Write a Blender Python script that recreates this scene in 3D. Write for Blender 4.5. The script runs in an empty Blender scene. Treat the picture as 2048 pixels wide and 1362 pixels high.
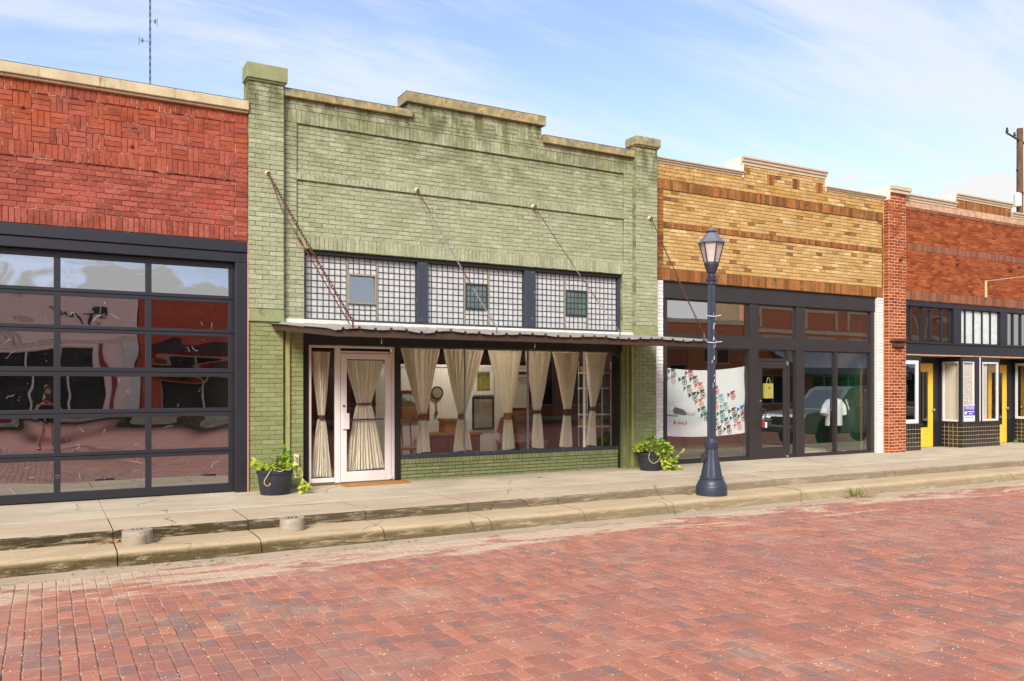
import bpy, bmesh, math, random
import numpy as np
from mathutils import Vector, Matrix

R = math.radians
rnd = random.Random(7)
nrs = np.random.RandomState(11)
S = bpy.context.scene
COL = S.collection

# ------------------------------------------------------------------ camera
CAMX, CAMY, CAMZ = 0.0, -12.97, 1.62
YAW = 29.297
cam = bpy.data.cameras.new('camera')
cam.sensor_width = 36.0
cam.lens = 1661 * 36 / 2048
cam.shift_y = 90 / 2048
cam.clip_start = 0.05
cam.clip_end = 3000
camo = bpy.data.objects.new('camera', cam)
camo.location = (CAMX, CAMY, CAMZ)
camo.rotation_euler = (R(90), 0, R(-YAW))
COL.objects.link(camo)
S.camera = camo

# ------------------------------------------------------------------ view
S.view_settings.view_transform = 'Standard'
S.view_settings.look = 'None'
S.view_settings.gamma = 1
S.view_settings.use_curve_mapping = False
S.view_settings.exposure = 1.16
S.render.engine = 'CYCLES'
S.cycles.max_bounces = 10
S.cycles.transparent_max_bounces = 16
S.cycles.caustics_reflective = False
S.cycles.caustics_refractive = False
S.cycles.sample_clamp_indirect = 6

# ------------------------------------------------------------------ nodes helper
class NT:
    def __init__(s, nt):
        s.nt = nt
    def n(s, t, ins=None, **kw):
        nd = s.nt.nodes.new(t)
        for k, v in kw.items():
            setattr(nd, k, v)
        for k, v in (ins or {}).items():
            sk = nd.inputs[k]
            if isinstance(v, bpy.types.NodeSocket):
                s.nt.links.new(v, sk)
            else:
                sk.default_value = v
        return nd
    def math(s, op, a, b=0.0, c=None, clamp=False):
        d = {0: a, 1: b}
        if c is not None:
            d[2] = c
        return s.n('ShaderNodeMath', d, operation=op, use_clamp=clamp).outputs[0]
    def mix(s, f, a, b, blend='MIX'):
        nd = s.n('ShaderNodeMix', None, data_type='RGBA', blend_type=blend)
        for i, v in ((0, f), (6, a), (7, b)):
            if isinstance(v, bpy.types.NodeSocket):
                s.nt.links.new(v, nd.inputs[i])
            else:
                nd.inputs[i].default_value = v if i == 0 else (v[0], v[1], v[2], 1)
        return nd.outputs[2]
    def ramp(s, f, stops, interp='LINEAR'):
        nd = s.n('ShaderNodeValToRGB', {0: f})
        cr = nd.color_ramp
        cr.interpolation = interp
        while len(cr.elements) < len(stops):
            cr.elements.new(0.5)
        for e, (p, c) in zip(cr.elements, stops):
            e.position = p
            e.color = (c[0], c[1], c[2], 1)
        return nd.outputs[0]
    def noise(s, vec, scale, detail=4, rough=0.55, dist=0.0):
        return s.n('ShaderNodeTexNoise', {'Vector': vec, 'Scale': scale, 'Detail': detail, 'Roughness': rough, 'Distortion': dist}).outputs[0]
    def step(s, v, a, b):
        return s.n('ShaderNodeMapRange', {0: v, 1: a, 2: b, 3: 0.0, 4: 1.0}, interpolation_type='SMOOTHSTEP').outputs[0]
    def map(s, vec, scale=(1, 1, 1), rot=(0, 0, 0), loc=(0, 0, 0)):
        return s.n('ShaderNodeMapping', {'Vector': vec, 'Scale': scale, 'Rotation': rot, 'Location': loc}).outputs[0]

# ------------------------------------------------------------------ world: hazy blue sky with cirrus
SUN_DIR = Vector((-0.56, -0.62, 0.60)).normalized()     # towards the sun
w = bpy.data.worlds.new('World')
S.world = w
w.use_nodes = True
for nd in list(w.node_tree.nodes):
    w.node_tree.nodes.remove(nd)
T = NT(w.node_tree)
sky = T.n('ShaderNodeTexSky', None, sky_type='NISHITA', sun_disc=False,
          sun_elevation=math.asin(SUN_DIR.z), sun_rotation=math.atan2(SUN_DIR.x, SUN_DIR.y),
          dust_density=1.2, air_density=1.0, ozone_density=2.2)
tc = T.n('ShaderNodeTexCoord').outputs['Generated']
sx = T.n('ShaderNodeSeparateXYZ', {0: tc})
zc = T.math('MAXIMUM', sx.outputs[2], 0.0)
den = T.math('ADD', zc, 0.16)
px = T.math('DIVIDE', sx.outputs[0], den)
py = T.math('DIVIDE', sx.outputs[1], den)
pv = T.n('ShaderNodeCombineXYZ', {0: px, 1: py, 2: 0.0}).outputs[0]
v1 = T.map(pv, (0.55, 1.7, 1), (0, 0, R(-24)), (1.3, 2.9, 0))
n1 = T.noise(v1, 1.1, 7, 0.56, 0.5)
v2 = T.map(pv, (0.9, 5.0, 1), (0, 0, R(-30)), (0.7, 2.2, 0))
n2 = T.noise(v2, 1.6, 8, 0.68, 1.0)
nn = T.math('ADD', T.math('MULTIPLY', n1, 0.74), T.math('MULTIPLY', n2, 0.26))
cir = T.math('MULTIPLY', T.step(nn, 0.41, 0.63), 0.74)
low = T.math('MULTIPLY', T.math('POWER', T.math('SUBTRACT', 1.0, zc), 5.0), 0.40)
cir = T.math('SUBTRACT', 1.0, T.math('MULTIPLY', T.math('SUBTRACT', 1.0, cir), T.math('SUBTRACT', 1.0, low)))
# cumulus heads low over the roofs
cn = T.noise(tc, 9.0, 6, 0.6)
hh = T.math('ADD', zc, T.math('MULTIPLY', T.math('SUBTRACT', 0.5, cn), 0.30))
cum = T.math('SUBTRACT', 1.0, T.step(hh, 0.190, 0.205))
skyc = T.mix(1.0, sky.outputs[0], (1.72, 1.54, 1.58), 'MULTIPLY')
c1 = T.mix(cir, skyc, (5.3, 5.55, 5.95))
c2 = T.mix(cum, c1, (5.5, 5.5, 5.5))
bg = T.n('ShaderNodeBackground', {'Color': c2, 'Strength': 0.076})
T.n('ShaderNodeOutputWorld', {0: bg.outputs[0]})

sun = bpy.data.lights.new('sun', 'SUN')
sun.energy = 2.2
sun.angle = R(22)
sun.color = (1.0, 0.96, 0.89)
suno = bpy.data.objects.new('sun', sun)
suno.rotation_euler = SUN_DIR.to_track_quat('Z', 'Y').to_euler()
suno.location = (-20, -20, 40)
COL.objects.link(suno)

# ------------------------------------------------------------------ materials
def new_mat(name):
    m = bpy.data.materials.new(name)
    m.use_nodes = True
    for nd in list(m.node_tree.nodes):
        m.node_tree.nodes.remove(nd)
    return m, NT(m.node_tree)

def out(t, sh):
    t.n('ShaderNodeOutputMaterial', {0: sh})

def lin(r, g, b):
    f = lambda c: (c / 255 / 12.92) if c <= 10 else ((c / 255 + 0.055) / 1.055) ** 2.4
    return (f(r), f(g), f(b))

def tint_of(t):
    a = t.n('ShaderNodeAttribute', None, attribute_name='tint', attribute_type='GEOMETRY').outputs['Fac']
    b = t.n('ShaderNodeAttribute', None, attribute_name='tint', attribute_type='OBJECT').outputs['Fac']
    return t.math('ADD', a, b)

def pos_of(t):
    return t.n('ShaderNodeNewGeometry').outputs['Position']

def brick_mat(name, stops, stains=(), grain=0.35, rough=0.85, bump=0.35, spec=0.3, flake=None, gscale=55):
    """stops: colour ramp over the per-brick tint; stains: list of (colour, noise scale vec, lo, hi, amount, zlo, zhi)"""
    m, t = new_mat(name)
    p = pos_of(t)
    c = t.ramp(tint_of(t), stops)
    g = t.noise(p, gscale, 5, 0.65)
    c = t.mix(1.0, c, t.ramp(g, [(0.25, (1 - grain,) * 3), (0.75, (1 + grain * .6,) * 3)]), 'MULTIPLY')
    if flake:
        f = t.step(t.noise(p, 34, 6, 0.75), 0.62, 0.70)
        c = t.mix(t.math('MULTIPLY', f, flake[1]), c, flake[0])
    z = t.n('ShaderNodeSeparateXYZ', {0: p}).outputs[2]
    for col, sc, lo, hi, amt, zlo, zhi in stains:
        s = t.step(t.noise(t.map(p, sc), 1.0, 6, 0.65, 0.4), lo, hi)
        s = t.math('MULTIPLY', s, amt)
        if zlo is not None:
            s = t.math('MULTIPLY', s, t.step(z, zlo, zhi))
        c = t.mix(s, c, col)
    b = t.n('ShaderNodeBump', {'Height': t.noise(p, 130, 5, 0.7), 'Strength': bump, 'Distance': 0.006})
    sh = t.n('ShaderNodeBsdfPrincipled', {'Base Color': c, 'Roughness': rough, 'Specular IOR Level': spec, 'Normal': b.outputs[0]})
    out(t, sh.outputs[0])
    return m

def flat(name, col, rough=0.5, metal=0.0, var=0.12, scale=8, bump=0.0, spec=0.5, stain=None, bscale=90):
    m, t = new_mat(name)
    p = pos_of(t)
    n = t.noise(p, scale, 5, 0.6)
    c = t.mix(1.0, col, t.ramp(n, [(0.3, (1 - var,) * 3), (0.7, (1 + var,) * 3)]), 'MULTIPLY')
    if stain:
        s = t.step(t.noise(t.map(p, stain[1]), 1.0, 7, 0.7, 0.6), stain[2], stain[3])
        c = t.mix(t.math('MULTIPLY', s, stain[4]), c, stain[0])
    ins = {'Base Color': c, 'Roughness': rough, 'Metallic': metal, 'Specular IOR Level': spec}
    if bump:
        ins['Normal'] = t.n('ShaderNodeBump', {'Height': t.noise(p, bscale, 5, 0.7), 'Strength': bump, 'Distance': 0.01}).outputs[0]
    sh = t.n('ShaderNodeBsdfPrincipled', ins)
    out(t, sh.outputs[0])
    return m

def glass(name, trans=(0.9, 0.92, 0.9), boost=0.05, ior=1.5, wave=0.0, wscale=1.2, rough=0.0, dirt=0.0):
    """thin pane: clear transmission plus Fresnel reflection, optional waviness and dust"""
    m, t = new_mat(name)
    p = pos_of(t)
    ins = {'IOR': ior}
    gin = {'Color': (1, 1, 1, 1), 'Roughness': rough}
    if wave:
        h = t.noise(t.map(p, (wscale, wscale, wscale * 2.0)), 1.0, 1, 0.4, 0.5)
        b = t.n('ShaderNodeBump', {'Height': h, 'Strength': 1.0, 'Distance': wave})
        gin['Normal'] = b.outputs[0]
    fr = t.n('ShaderNodeFresnel', ins).outputs[0]
    front = t.math('SUBTRACT', 1.0, t.n('ShaderNodeNewGeometry').outputs['Backfacing'])
    fac = t.math('MULTIPLY', t.math('ADD', fr, boost, clamp=True), front)
    tr = t.n('ShaderNodeBsdfTransparent', {'Color': t.mix(front, (1, 1, 1), trans)})
    gl = t.n('ShaderNodeBsdfGlossy', gin)
    sh = t.n('ShaderNodeMixShader', {0: fac, 1: tr.outputs[0], 2: gl.outputs[0]}).outputs[0]
    if dirt:
        d = t.n('ShaderNodeBsdfDiffuse', {'Color': (0.72, 0.70, 0.66, 1)})
        vd = t.n('ShaderNodeTexVoronoi', {'Vector': p, 'Scale': 16.0}).outputs['Distance']
        f1 = t.math('MULTIPLY', t.math('LESS_THAN', vd, 0.075), t.step(t.noise(p, 3.0, 3), .42, .6))
        f2 = t.step(t.noise(p, 260, 2, 0.5), 0.66, 0.72)
        f = t.math('MAXIMUM', t.math('MULTIPLY', f1, dirt), t.math('MULTIPLY', f2, dirt * .35))
        sh = t.n('ShaderNodeMixShader', {0: f, 1: sh, 2: d.outputs[0]}).outputs[0]
    out(t, sh)
    return m

M = {}
# -- green painted brick
G_ST = [(lin(66, 70, 38), (6, 6, 1.5), 0.40, 0.62, 0.80, 5.45, 6.25),
        (lin(96, 100, 60), (2.6, 2.6, 4), 0.46, 0.64, 0.55, 4.2, 5.9),
        (lin(118, 118, 70), (2.2, 2.2, 3.5), 0.48, 0.66, 0.6, 4.8, 6.1),
        (lin(150, 128, 52), (5, 5, 2.2), 0.58, 0.70, 0.45, 5.5, 6.4),
        (lin(186, 184, 150), (1.1, 1.1, 1.6), 0.56, 0.72, 0.45, None, None),
        (lin(84, 88, 50), (3.5, 3.5, 1.2), 0.62, 0.72, 0.40, 3.6, 6.0)]
M['green'] = brick_mat('green_paint_brick', [(0, lin(146, 148, 114)), (0.5, lin(160, 162, 128)), (1, lin(174, 175, 144))], G_ST, 0.34, 0.8, 0.9,
                       flake=(lin(192, 192, 168), 0.5), gscale=24)
M['green_shaded'] = brick_mat('olive_paint_brick_shaded', [(0, lin(116, 122, 76)), (0.5, lin(130, 135, 88)), (1, lin(142, 146, 98))],
                            [(lin(150, 150, 104), (4, 4, 6), 0.58, 0.7, 0.4, None, None)], 0.18, 0.55, 0.4, 0.5)  # olive gloss paint, its colour also darkened as shade under the awning
M['green_mortar'] = brick_mat('green_paint_mortar', [(0, lin(150, 152, 112)), (1, lin(156, 158, 118))], G_ST + [(lin(92, 96, 62), (4, 4, 7), 0.44, 0.58, 0.8, None, None)], 0.25, 0.85, 0.5)
M['green_band'] = flat('green_render', lin(136, 140, 98), 0.75, 0, 0.18, 4, 0.4, 0.3, (lin(92, 90, 56), (5, 5, 3), 0.52, 0.66, 0.7))
M['conduit'] = flat('olive_yellow_paint', lin(150, 146, 86), 0.6, 0, 0.15, 6, 0.1, 0.4, (lin(110, 108, 66), (20, 20, 2), 0.5, 0.62, 0.7))
# -- red painted brick
R_ST = [(lin(164, 78, 38), (1.6, 1.6, 2.6), 0.40, 0.60, 0.75, 4.4, 5.5),
        (lin(96, 42, 28), (2.4, 2.4, 4), 0.50, 0.70, 0.6, None, None),
        (lin(110, 50, 22), (4, 4, 2.5), 0.46, 0.64, 0.6, 4.9, 5.8),
        (lin(182, 84, 66), (1.2, 1.2, 2), 0.5, 0.7, 0.45, None, None)]
M['red'] = brick_mat('red_paint_brick', [(0, lin(136, 68, 53)), (0.5, lin(156, 79, 62)), (1, lin(168, 92, 75))], R_ST, 0.44, 0.85, 0.9,
                     flake=(lin(206, 140, 112), 0.3), gscale=26)
M['red_mortar'] = brick_mat('red_mortar', [(0, lin(150, 84, 62)), (1, lin(160, 92, 70))],
                            [(lin(104, 52, 40), (5, 5, 8), 0.44, 0.58, 0.8, None, None), (lin(232, 190, 158), (6, 6, 9), 0.53, 0.60, 0.8, None, None)], 0.25, 0.9, 0.5)
# -- buff brick
Y_ST = [(lin(172, 128, 46), (1.6, 1.6, 2.8), 0.44, 0.62, 0.65, 4.8, 6.0),
        (lin(150, 132, 88), (3, 3, 5), 0.52, 0.68, 0.5, None, None),
        (lin(96, 74, 44), (4, 4, 2.2), 0.60, 0.72, 0.5, 5.0, 6.0),
        (lin(196, 152, 96), (1.4, 1.4, 2), 0.52, 0.7, 0.4, None, None)]
M['buff'] = brick_mat('buff_brick', [(0, lin(118, 82, 44)), (0.12, lin(150, 110, 60)), (0.3, lin(182, 142, 84)), (0.7, lin(198, 164, 104)), (1, lin(216, 190, 136))], Y_ST, 0.42, 0.85, 0.8, gscale=30)
M['brown'] = brick_mat('brown_brick', [(0, lin(108, 68, 34)), (0.5, lin(142, 92, 46)), (1, lin(166, 108, 56))], Y_ST[1:3], 0.4, 0.85, 0.7, gscale=30)
M['buff_mortar'] = brick_mat('buff_mortar', [(0, lin(112, 84, 48)), (1, lin(120, 90, 54))], [(lin(104, 72, 36), (5, 5, 8), 0.5, 0.62, 0.7, None, None)], 0.2, 0.9, 0.4)
M['white_brick'] = brick_mat('white_paint_brick', [(0, lin(216, 210, 200)), (1, lin(232, 228, 220))], [(lin(150, 132, 110), (3, 3, 5), 0.6, 0.7, 0.4, None, None)], 0.1, 0.7, 0.4)
# -- right hand red brick
M['rust'] = brick_mat('rust_red_brick', [(0, lin(112, 52, 24)), (0.5, lin(142, 68, 30)), (1, lin(164, 88, 44))],
                      [(lin(98, 66, 36), (1.6, 1.6, 3), 0.54, 0.7, 0.55, 4.4, 5.8)], 0.28, 0.85, 0.5)
M['mauve'] = brick_mat('mauve_brown_brick', [(0, lin(116, 72, 52)), (1, lin(146, 94, 70))], [], 0.25, 0.85, 0.4)
M['rust_mortar'] = brick_mat('pink_mortar', [(0, lin(222, 172, 136)), (1, lin(228, 180, 144))],
                             [(lin(140, 74, 40), (2.2, 2.2, 3.2), 0.47, 0.60, 0.75, 3.7, 4.6)], 0.15, 0.9, 0.4)
M['patch'] = flat('old_mortar_patch', lin(186, 150, 118), 0.9, 0, 0.25, 7, 0.4, 0.2)
M['rust_wall_mortar'] = brick_mat('dull_rust_mortar', [(0, lin(182, 120, 84)), (1, lin(190, 128, 90))],
                             [(lin(120, 58, 28), (2.0, 2.0, 3.0), 0.40, 0.56, 0.85, None, None)], 0.2, 0.9, 0.4)
# -- street
def road_brick_mat():
    m, t = new_mat('paving_brick')
    p = pos_of(t)
    c = t.ramp(tint_of(t), [(0, lin(136, 104, 95)), (0.2, lin(147, 105, 92)), (0.34, lin(157, 104, 86)), (0.7, lin(167, 108, 87)), (1, lin(181, 121, 97))])
    big = t.noise(p, 0.55, 4, 0.6)
    c = t.mix(t.math('MULTIPLY', t.step(big, 0.45, 0.62), 0.40), c, lin(150, 104, 96))
    g = t.noise(p, 70, 5, 0.65)
    c = t.mix(1.0, c, t.ramp(g, [(0.25, (0.66,) * 3), (0.75, (1.24,) * 3)]), 'MULTIPLY')
    # pale dust lying on the bricks, most of it in drifts near the kerb
    sp = t.n('ShaderNodeSeparateXYZ', {0: p})
    near = t.step(sp.outputs[1], -5.6, -3.7)
    dn = t.noise(t.map(p, (0.45, 1.6, 1)), 1.7, 8, 0.7, 0.8)
    drift = t.step(t.math('ADD', dn, t.math('MULTIPLY', near, 0.24)), 0.66, 0.76)
    film = t.math('MULTIPLY', t.step(t.noise(p, 1.4, 6, 0.7), 0.45, 0.75), 0.36)
    grime = t.step(t.noise(p, 5.0, 7, .75), .50, .70)
    c = t.mix(t.math('MULTIPLY', grime, .28), c, lin(112, 76, 62))
    fleck = t.math('MULTIPLY', t.step(t.noise(p, 26, 4, 0.8), 0.60, 0.68), 0.42)
    d = t.math('MAXIMUM', t.math('MULTIPLY', drift, 0.92), t.math('MAXIMUM', film, fleck))
    c = t.mix(d, c, lin(186, 164, 138))
    b = t.n('ShaderNodeBump', {'Height': t.noise(p, 120, 5, 0.7), 'Strength': 0.5, 'Distance': 0.006})
    sh = t.n('ShaderNodeBsdfPrincipled', {'Base Color': c, 'Roughness': 0.8, 'Specular IOR Level': 0.35, 'Normal': b.outputs[0]})
    out(t, sh.outputs[0])
    return m
M['paver'] = road_brick_mat()
def road_base_mat():
    m, t = new_mat('sandy_joint_bed')
    p = pos_of(t)
    sp = t.n('ShaderNodeSeparateXYZ', {0: p})
    inner = t.math('MULTIPLY', t.math('MULTIPLY', t.math('GREATER_THAN', sp.outputs[0], -6.0), t.math('LESS_THAN', sp.outputs[0], 24.0)),
                   t.math('MULTIPLY', t.math('GREATER_THAN', sp.outputs[1], -13.6), t.math('LESS_THAN', sp.outputs[1], -3.6)))
    jt = t.ramp(t.noise(p, 7.0, 6, 0.75), [(0.36, lin(98, 72, 60)), (0.52, lin(156, 122, 98)), (0.66, lin(226, 200, 168))])
    nk = t.step(sp.outputs[1], -6.2, -4.0)
    jt = t.mix(t.math('MULTIPLY', nk, .8), jt, lin(206, 178, 144))
    bt = t.n('ShaderNodeTexBrick', {'Vector': t.map(p, (1, 1, 1), (0, 0, R(90))), 'Color1': (*lin(172, 98, 78), 1), 'Color2': (*lin(140, 100, 92), 1),
             'Mortar': (*lin(140, 108, 90), 1), 'Scale': 1.0, 'Mortar Size': 0.006, 'Brick Width': 0.24, 'Row Height': 0.115})
    c = t.mix(inner, bt.outputs[0], jt)
    sh = t.n('ShaderNodeBsdfPrincipled', {'Base Color': c, 'Roughness': 0.9})
    out(t, sh.outputs[0])
    return m
M['road_base'] = road_base_mat()

def concrete(name, a, b, moss=None, sc=1.5, speck=0.25, bump=0.5):
    m, t = new_mat(name)
    p = pos_of(t)
    n = t.noise(t.map(p, (0.6, 1.4, 1.4)), sc, 8, 0.68, 0.4)
    c = t.ramp(n, [(0.3, a), (0.7, b)])
    g = t.noise(p, 95, 4, 0.75)
    c = t.mix(1.0, c, t.ramp(g, [(0.3, (1 - speck,) * 3), (0.7, (1 + speck * .7,) * 3)]), 'MULTIPLY')
    st = t.step(t.noise(p, 2.2, 7, 0.75, 0.8), 0.56, 0.72)
    c = t.mix(t.math('MULTIPLY', st, 0.30), c, (a[0] * .55, a[1] * .52, a[2] * .48))
    cd = t.n('ShaderNodeTexVoronoi', {'Vector': t.mix(.22, p, t.n('ShaderNodeTexNoise', {'Vector': p, 'Scale': 3.0, 'Detail': 5.0}).outputs['Color']), 'Scale': .55}, feature='DISTANCE_TO_EDGE').outputs['Distance']
    crk = t.math('MULTIPLY', t.math('LESS_THAN', cd, .0035), t.step(t.noise(p, .9, 3), .48, .56))
    c = t.mix(t.math('MULTIPLY', crk, .75), c, (.06, .05, .04))
    sp2 = t.math('LESS_THAN', t.n('ShaderNodeTexVoronoi', {'Vector': p, 'Scale': 4.2}).outputs['Distance'], .055)
    c = t.mix(t.math('MULTIPLY', sp2, .5), c, (.07, .06, .05))
    ins = {'Roughness': 0.88, 'Specular IOR Level': 0.3}
    if moss:
        col, zlo, zhi, xfar = moss
        sp = t.n('ShaderNodeSeparateXYZ', {0: p})
        up = t.n('ShaderNodeSeparateXYZ', {0: t.n('ShaderNodeNewGeometry').outputs['Normal']}).outputs[2]
        side = t.math('SUBTRACT', 1.0, t.step(up, 0.55, 0.985))
        mn = t.noise(t.map(p, (1.0, 3, 9)), 2.6, 8, 0.75, 0.6)
        far = t.math('SUBTRACT', 1.0, t.math('MULTIPLY', t.step(sp.outputs[0], 0.5, xfar), 0.45))
        f = t.math('MULTIPLY', t.math('MULTIPLY', side, t.step(mn, 0.26, 0.52)), far)
        c = t.mix(f, c, t.ramp(t.noise(p, 40, 5, 0.7), [(0.3, (col[0] * .45, col[1] * .45, col[2] * .4)), (0.75, (col[0] * 1.5, col[1] * 1.4, col[2] * 1.3))]))
    ins['Base Color'] = c
    ins['Normal'] = t.n('ShaderNodeBump', {'Height': t.noise(p, 140, 5, 0.75), 'Strength': bump, 'Distance': 0.006}).outputs[0]
    sh = t.n('ShaderNodeBsdfPrincipled', ins)
    out(t, sh.outputs[0])
    return m
M['slab'] = concrete('sidewalk_concrete', lin(168, 154, 130), lin(204, 190, 164), None, 1.1, 0.18)
M['slab_edge'] = concrete('sidewalk_edge_concrete', lin(168, 150, 124), lin(194, 176, 148), (lin(60, 52, 28), 0, 0, 12), 1.4, 0.24)
M['kerb'] = concrete('kerb_concrete', lin(172, 150, 116), lin(198, 176, 140), (lin(78, 66, 34), 0, 0, 12), 1.6, 0.34, 0.9)
M['sand'] = concrete('gutter_sand', lin(158, 140, 116), lin(182, 164, 138), None, 2.2, 0.25)
M['stub'] = concrete('stub_concrete', lin(140, 128, 108), lin(172, 160, 140), None, 6, 0.25)
M['coping_grey'] = flat('cast_stone_coping', lin(190, 174, 138), 0.85, 0, 0.16, 5, 0.4, 0.2, (lin(120, 108, 78), (9, 9, 1.4), 0.55, 0.68, 0.8))
M['coping_lichen'] = flat('lichen_coping', lin(140, 132, 98), 0.85, 0, 0.34, 9, 0.6, 0.2, (lin(200, 166, 98), (8, 8, 6), 0.48, 0.66, 0.75))
M['coping_flash'] = flat('dark_flashing', lin(74, 80, 84), 0.7, 0, 0.2)
M['coping_metal'] = flat('beige_metal_coping', lin(192, 174, 144), 0.45, 0, 0.06, 3, 0, 0.5)
M['stucco_white'] = flat('white_stucco', lin(222, 214, 198), 0.85, 0, 0.08, 9, 0.5, 0.2)
M['white_paint'] = flat('white_paint', lin(218, 214, 206), 0.55, 0, 0.06)
M['charcoal'] = flat('charcoal_metal', lin(34, 34, 39), 0.42, 0, 0.10, 3, 0, 0.5)
M['bronze'] = flat('dark_bronze_frame', lin(46, 42, 40), 0.40, 0, 0.08, 3, 0, 0.5)
M['black_wood'] = flat('black_painted_wood', lin(32, 31, 28), 0.55, 0, 0.2, 12, 0.15, 0.4, (lin(92, 88, 78), (12, 12, 5), 0.66, 0.70, 0.7))
M['slate_wood'] = flat('slate_painted_wood', lin(54, 58, 66), 0.55, 0, 0.15, 12, 0.15, 0.4, (lin(190, 186, 178), (16, 16, 9), 0.64, 0.67, 0.8))
M['mauve_alu'] = flat('pale_mauve_aluminium', lin(222, 211, 206), 0.38, 0.0, 0.05, 2, 0, 0.5)
M['sash_wood'] = flat('weathered_sash_wood', lin(136, 130, 110), 0.75, 0, 0.2, 14, 0.2)
M['prism'] = flat('prism_glass_tile', lin(192, 190, 184), 0.4, 0, 0.16, 9, 0.3, 0.35, (lin(172, 168, 150), (9, 9, 9), 0.55, 0.7, 0.6), 30)
M['prism_frost'] = flat('frosted_glass', lin(196, 204, 198), 0.25, 0, 0.10, 3, 0.2, 0.6, (lin(226, 230, 226), (3, 3, 8), 0.5, 0.7, 0.6))
M['lead'] = flat('lattice_bar', lin(50, 52, 58), 0.55, 0, 0.1)
M['glass'] = glass('shop_glass', (0.93, 0.94, 0.92), 0.06, 1.5, 0.0003, 1.0)
M['glass_transom'] = glass('dark_transom_glass', (0.55, 0.58, 0.56), 0.42, 1.6, 0.0004, 1.2)
M['glass_bronze'] = glass('bronze_shop_glass', (0.92, 0.94, 0.90), 0.13, 1.6, 0.0004, 1.2)
M['glass_garage'] = glass('garage_panel_glass', (0.50, 0.49, 0.46), 0.34, 1.6, 0.0052, 0.85, 0.0, 0.5)
M['glass_grey'] = glass('grey_reflecting_glass', (0.40, 0.42, 0.42), 0.30, 1.6, 0.003, 1.0)
def lantern_mat():
    m, t = new_mat('hazy_lantern_glass')
    d = t.n('ShaderNodeBsdfPrincipled', {'Base Color': (*lin(226, 216, 206), 1), 'Roughness': .25})
    tr = t.n('ShaderNodeBsdfTransparent', {'Color': (.95, .93, .9, 1)})
    out(t, t.n('ShaderNodeMixShader', {0: .42, 1: tr.outputs[0], 2: d.outputs[0]}).outputs[0])
    return m
M['lamp_glass'] = lantern_mat()
M['sash_glass'] = flat('green_grey_glass', lin(92, 108, 98), 0.08, 0, 0.25, 4, 0, 0.8)
def cloth_mat():
    m, t = new_mat('cream_linen')
    c = t.mix(1.0, lin(250, 243, 226), t.ramp(t.noise(pos_of(t), 30, 4, .6), [(.3, (.94,) * 3), (.7, (1.04,) * 3)]), 'MULTIPLY')
    d = t.n('ShaderNodeBsdfDiffuse', {'Color': c}); tr = t.n('ShaderNodeBsdfTranslucent', {'Color': c})
    out(t, t.n('ShaderNodeMixShader', {0: .25, 1: d.outputs[0], 2: tr.outputs[0]}).outputs[0])
    return m
M['curtain'] = cloth_mat()
M['tie_brown'] = flat('brown_leather', lin(104, 52, 34), 0.6, 0, 0.2)
M['tie_tan'] = flat('tan_leather', lin(150, 92, 36), 0.6, 0, 0.2)
M['tie_dark'] = flat('dark_leather', lin(52, 34, 34), 0.6, 0, 0.2)
M['wall_white'] = flat('interior_white_wall', lin(226, 222, 212), 0.8, 0, 0.03)
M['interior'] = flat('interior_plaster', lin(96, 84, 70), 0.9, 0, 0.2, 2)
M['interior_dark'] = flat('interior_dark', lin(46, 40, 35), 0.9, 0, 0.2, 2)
M['floor_in'] = flat('interior_floor', lin(112, 82, 58), 0.5, 0, 0.25, 3)
M['corr'] = flat('corrugated_zinc', lin(176, 172, 166), 0.4, 0.5, 0.12, 9, 0, 0.5, (lin(126, 84, 56), (2, 6, 4), 0.56, 0.7, 0.6))
M['brown_steel'] = flat('rusty_brown_steel', lin(70, 54, 42), 0.65, 0.2, 0.2, 10, 0.2, 0.4, (lin(92, 58, 38), (4, 4, 8), 0.52, 0.66, 0.7))
M['rust_iron'] = flat('rusted_iron', lin(86, 48, 34), 0.8, 0.2, 0.35, 30, 0.3)
M['galv'] = flat('galvanised_steel', lin(130, 130, 132), 0.45, 0.5, 0.12, 40)
M['cream_iron'] = flat('peeling_cream_iron', lin(200, 184, 140), 0.7, 0, 0.2, 30, 0.3)
M['lamp_blue'] = flat('slate_blue_iron_paint', lin(46, 52, 66), 0.42, 0.0, 0.10, 14, 0.1, 0.5, (lin(40, 44, 56), (6, 6, 3), 0.52, 0.66, 0.5))
M['lamp_roof'] = flat('grey_blue_iron_paint', lin(100, 104, 110), 0.4, 0, 0.08)
M['lamp_dark'] = flat('dark_iron_paint', lin(52, 54, 58), 0.45, 0, 0.1)
M['ivory'] = flat('ivory_lamp_tube', lin(236, 230, 222), 0.4, 0, 0.03)
M['pot'] = flat('black_plastic_tub', lin(46, 46, 54), 0.5, 0, 0.2, 8, 0.2, 0.4, (lin(126, 116, 100), (6, 6, 10), 0.68, 0.74, 0.5))
M['soil'] = flat('potting_soil', lin(60, 44, 30), 0.95, 0, 0.3, 30, 0.5)
def leaf_mat(name, a, b):
    m, t = new_mat(name)
    f = t.n('ShaderNodeObjectInfo').outputs['Random']
    f = t.math('FRACT', t.math('ADD', f, t.n('ShaderNodeAttribute', None, attribute_name='tint').outputs['Fac']))
    c = t.ramp(f, [(0, a), (1, b)])
    d = t.n('ShaderNodeBsdfPrincipled', {'Base Color': c, 'Roughness': 0.7, 'Specular IOR Level': .3})
    tr = t.n('ShaderNodeBsdfTranslucent', {'Color': c})
    out(t, t.n('ShaderNodeMixShader', {0: 0.3, 1: d.outputs[0], 2: tr.outputs[0]}).outputs[0])
    return m
M['leaf_lime'] = leaf_mat('lime_leaf', lin(150, 168, 40), lin(204, 212, 84))
M['leaf_green'] = leaf_mat('green_leaf', lin(78, 116, 34), lin(132, 162, 52))
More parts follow.
